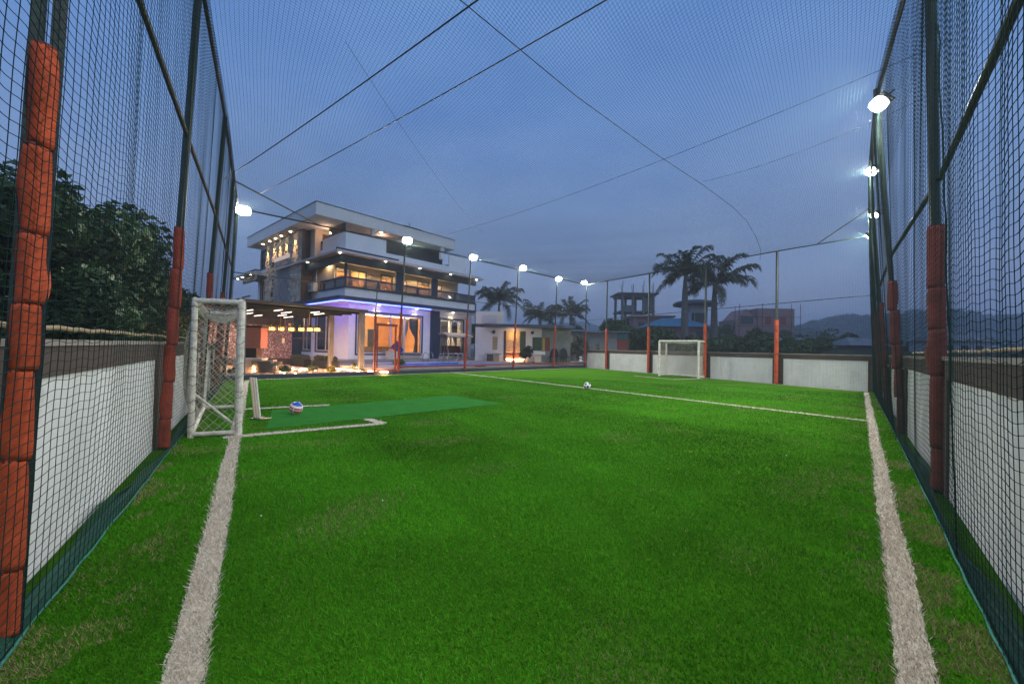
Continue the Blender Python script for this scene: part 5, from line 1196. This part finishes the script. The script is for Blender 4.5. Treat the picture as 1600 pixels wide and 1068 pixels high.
tree('trellis_plant', (5.6, 33.0, 0), 2.9, .75, 'pale climbing plant right of the tan panel', 90, 3200, .08, ((.06, .075, .045), (.12, .13, .08)), .04, 20, .02, 'plant')
ct_ = empty('garden_statue', (5.6, 32.3, 0), 0, 'small pale figure ornament at the foot of the climbing plant', 'statue')
MB().tube([(0, 0, 0), (0, 0, .35), (0, 0, .6)], [.16, .2, .1], n=10).build('body', M['panel'], ct_, smooth=True); MB().ball((.02, 0, .72), .12, n=10, m=8).build('head', M['panel'], ct_, smooth=True); MB().tube([(-.08, 0, .8), (-.1, 0, .92)], [.03, .005], n=5).build('ear', M['panel'], ct_); MB().tube([(.1, 0, .8), (.12, 0, .92)], [.03, .005], n=5).build('ear', M['panel'], ct_)
for i, x in enumerate((6.25, 7.1)): plant((x, 33.0, 0), 2.1+.1*i, .25, ('thin potted plant standing by the corner post', 'second thin plant behind the first white panel')[i], 92+i, BC, 160, .08, pot=True)
# long grey shed
sh = empty('long_shed', (4.5, 35.3, 0), 0, 'long low grey shed with sheet roof beyond the far corner', 'shed')
MB().box(0, 4.85, 0, .15, 0, 2.95).build('wall', M['grey'], sh); MB().box(4.86, 5.8, 0.02, .14, 0, 2.4).build('door', M['redpaint'], sh); MB().box(4.86, 5.8, .01, .13, 2.41, 2.95).build('sign_board', M['teal'], sh)
mb = MB(); n = 30
for k in range(n+1): x = -.4+6.5*k/n; z_ = .03*(k % 2); mb.v += [(x, -.6, 2.98+z_), (x, 4.4, 3.35+z_)]
mb.f = [(2*k, 2*k+2, 2*k+3, 2*k+1) for k in range(n)]; r_ = mb.build('roof', M['tin'], sh); sm = r_.modifiers.new('thick', 'SOLIDIFY'); sm.thickness = .03
MB().box(0, .15, .16, 4.2, 0, 2.95).build('side_wall', M['grey'], sh); MB().box(5.81, 5.96, 0.0, 4.2, 0, 2.95).build('side_wall', M['taupe'], sh)

# ------------------------------------------------------------------ farther buildings
tw = empty('unfinished_tower', (24.7, 90, -.3), 0, 'unfinished concrete frame tower with bare reinforcing rods on top', 'building')
for f in range(4): MB().box(-.3, 7.6, -.3, 6.5, 3.2+3.6*f, 3.5+3.6*f).build('floor_slab', M['concrete'], tw)
MB().box(-1.0, 8.2, -1.0, 6.8, 14.45, 14.75).build('floor_slab', M['concrete'], tw)
for x in (.2, 2.6, 5.0, 7.2):
    for y in (0, 6): MB().box(x-.25, x+.25, y-.25, y+.25, 0, 14.44).build('column', M['concrete'], tw)
    MB().tube([(x, 0, 14.7), (x+.08, 0, 17.4+random.uniform(-.6, .4))], .07, n=4).build('reinforcing_rod', M['black'], tw); MB().tube([(x-.2, 0, 14.7), (x-.28, .1, 16.6)], .05, n=4).build('reinforcing_rod', M['black'], tw)
for f, xs in ((2, (5.3,)), (1, (2.9, .5)), (2, (.5,))):
    for x in xs: MB().box(x, x+2.0, -.05, .1, 3.55+3.6*f, 3.55+3.6*f+(1.2 if x < 1 else 2.9)).build('infill_wall', M['concrete'], tw)
wt = empty('water_tower', (32.2, 70, -.3), 0, 'pale tower with wide flat umbrella roof behind the palms', 'tower')
MB().box(-1.4, 1.6, -1.4, 1.4, 0, 9.7).build('shaft', M['tank'], wt); lathe('roof', [(3.6, 9.75), (3.7, 10.1), (3.2, 10.45), (1.2, 10.8)], M['slate'], wt, n=20)
MB().box(-.6, 1.0, -1.46, -1.41, 6.6, 8.4).build('window', M['slate'], wt); MB().box(-1.2, -.75, -1.46, -1.41, 6.8, 8.4).build('window', M['slate'], wt)
bh = empty('blue_roof_house', (26.4, 62, -.3), 0, 'house with bright blue hipped sheet roof behind the small goal', 'house')
MB().box(-4.2, 4.4, 0, 7, 0, 5.5).build('wall', M['pinkwall'], bh); mb = MB(); mb.v = [(-4.9, -.8, 5.55), (5.1, -.8, 5.55), (5.1, 7.8, 5.55), (-4.9, 7.8, 5.55), (-1.6, 3.5, 7.15), (1.8, 3.5, 7.15)]; mb.f = [(0, 1, 5, 4), (1, 2, 5), (2, 3, 4, 5), (3, 0, 4), (3, 2, 1, 0)]; mb.build('roof', M['shed_blue'], bh)
for x in (-2.6, 0, 2.4): MB().box(x, x+1.0, -.06, -.01, 3.6, 4.9).build('window', M['slate'], bh)
for i, (x, y, w_, h_) in enumerate(((22.5, 74, 7.5, 9.0), (27.3, 80, 5.0, 9.0))):
    o = empty('pink_house', (x, y, -.3), 0, ('flat pink roofed block just right of the unfinished tower', 'small reddish house behind the blue roof')[i], 'house'); MB().box(0, w_, 0, 6, 0, h_-1).build('wall', M['pinkwall'], o); MB().box(-.3, w_+.3, -.4, 6.3, h_-.995, h_-.7).build('roof', M['redpaint'] if i else M['pinkwall'], o)
    MB().box(1, 2.2, -.06, -.01, h_-3.4, h_-2).build('window', M['slate'], o)
pk = empty('pink_building', (53.6, 95, -.3), 0, 'unfinished pink building with scaffold poles right of the palms', 'building')
MB().box(5.2, 14.0, 0, 8, 0, 12.4).build('wall', M['pinkwall'], pk); MB().box(0, 5.19, .3, 8, 0, 9.6).build('wall', M['pinkwall'], pk)
mb = MB(); mb.v = [(.3, .3, 9.61), (5.1, .3, 9.61), (2.7, .3, 12.2), (.3, 7, 9.61), (5.1, 7, 9.61), (2.7, 7, 12.2)]; mb.f = [(0, 1, 2), (3, 5, 4), (0, 2, 5, 3), (2, 1, 4, 5), (1, 0, 3, 4)]; mb.build('gable', M['pinkwall'], pk)
MB().box(1.3, 4.3, .2, .29, 8.6, 10.5).build('window', M['slate'], pk)
for x in (-.9, .1, 5.6, 9, 12.5, 14.6): MB().tube([(x, -1, 0), (x+.1, -1, 13.3+random.uniform(-.8, .5))], .07, n=4).build('scaffold_pole', M['darkwood'], pk)
for z_ in (8.0, 10.2): MB().tube([(-1, -1, z_), (15, -1, z_+.1)], .05, n=4).build('scaffold_pole', M['darkwood'], pk)
for x in (7, 10.5): MB().box(x, x+1.4, -.08, -.01, 8.5, 10.4).build('window', M['redpaint'], pk)
# small roofs on the right
for i, (x, y, w_, h_, lb) in enumerate(((30.5, 45, 5.5, 2.5, 'low dark sheet roofed shed behind the right end of the far wall'), (47, 55, 5, 3.0, 'small open shelter among the trees behind the last white panel'), (77, 110, 10, 6.8, 'far pale house with dark hipped roof below the hills'), (52, 48, 6.0, 3.6, 'pale glass sided house seen through the right net'), (64, 62, 12, 3.2, 'dark roofed sheds seen through the right net'), (30, 18, 9, 1.6, 'low dark roof close behind the right side wall'))):
    o = empty('small_house', (x, y, -.3), 0, lb, 'house', None)
    MB().box(0, w_, 0, 4, 0, h_).build('wall', M['tank'] if i in (2, 3) else M['taupe'], o); mb = MB(); mb.v = [(-.5, -.6, h_), (w_+.5, -.6, h_), (w_+.5, 4.6, h_), (-.5, 4.6, h_), (w_*.2, 2, h_*1.28+.3), (w_*.8, 2, h_*1.28+.3)]; mb.f = [(0, 1, 5, 4), (1, 2, 5), (2, 3, 4, 5), (3, 0, 4), (3, 2, 1, 0)]; mb.build('roof', M['tin'] if i != 2 else M['slate'], o)
    for k in range(int(w_/1.8)): MB().box(.5+k*1.8, 1.4+k*1.8, -.05, -.01, h_*.45, h_*.85).build('window', M['slate'], o)
# dark boundary fences seen beyond
MB().box(24, 62, 43.0, 43.15, -.3, 1.9).build('far_fence', M['greensheet'], label='long dark green fence beyond the far wall at the right', cat='fence')
# hills and woods
def hill(name, x0, x1, y, zf, depth, seed, m='hill'):
    V = []; F = []; n = 120; r = random.Random(seed); ph = [r.random()*6 for _ in range(5)]
    for i in range(n+1):
        x = x0+(x1-x0)*i/n; h_ = zf(i/n)*(1+.08*math.sin(i*.35+ph[0])+.05*math.sin(i*.9+ph[1]))
        V += [(x, y, -1), (x, y+depth*.45, h_), (x, y+depth, -1)]
    for i in range(n): F += [(3*i, 3*i+3, 3*i+4, 3*i+1), (3*i+1, 3*i+4, 3*i+5, 3*i+2)]
    mb = MB(); mb.v = V; mb.f = F; return mb.build(name, M[m], smooth=True, kind='structure')
zf1 = lambda t: min(44, 14+105*t)+3*math.sin(t*40)
hill('hills', 190, 900, 330, zf1, 180, 1); hill('far_hills', 60, 1400, 760, lambda t: 40+20*math.sin(t*5+1), 300, 2)
hill('left_rise', -600, -60, 260, lambda t: 22+8*math.sin(t*9), 150, 3)
hcs = []
rr = random.Random(5)
for k in range(420):
    t = rr.random(); x = 215+300*t; y = 332+rr.uniform(0, 70); h_ = zf1((x-190)/710)*min(1, (y-330)/75); hcs.append(((x, y, h_+2), rr.uniform(4, 8), rr.uniform(3.5, 6)))
leaf_cloud('hill_wood', hcs, 42000, 1.9, ((.022, .045, .030), (.045, .075, .045)), seed=31, kind='stuff')
hcs = [((rr.uniform(52, 150), rr.uniform(62, 150), rr.uniform(.5, 3.6)), rr.uniform(2.0, 4), rr.uniform(1.5, 3)) for k in range(150)]
leaf_cloud('distant_scrub', hcs, 30000, .34, ((.020, .040, .024), (.05, .075, .04)), seed=32, kind='stuff')
hcs = [((rr.uniform(26, 50), rr.uniform(14, 30), rr.uniform(-.2, 1.0)), rr.uniform(1.2, 2.2), rr.uniform(.6, 1.2)) for k in range(60)]
leaf_cloud('field_scrub', hcs, 16000, .14, ((.020, .035, .020), (.05, .07, .035)), seed=33, kind='stuff')

# ------------------------------------------------------------------ evening haze
hz_m = bpy.data.materials.new('haze_air'); hz_m.use_nodes = True; t = hz_m.node_tree; t.nodes.clear()
o_ = t.nodes.new('ShaderNodeOutputMaterial'); pv = t.nodes.new('ShaderNodeVolumePrincipled'); pv.inputs['Color'].default_value = (.75, .82, .92, 1); pv.inputs['Density'].default_value = .0013; pv.inputs['Anisotropy'].default_value = .2
t.links.new(pv.outputs[0], o_.inputs['Volume'])
USE_HAZE = True
if USE_HAZE:
    MB().box(-720, 1450, -70, 1250, -2.2, 75).build('haze', hz_m, kind='stuff')
SC.cycles.volume_bounces = 0; SC.cycles.volume_step_rate = 10; SC.cycles.volume_max_steps = 8
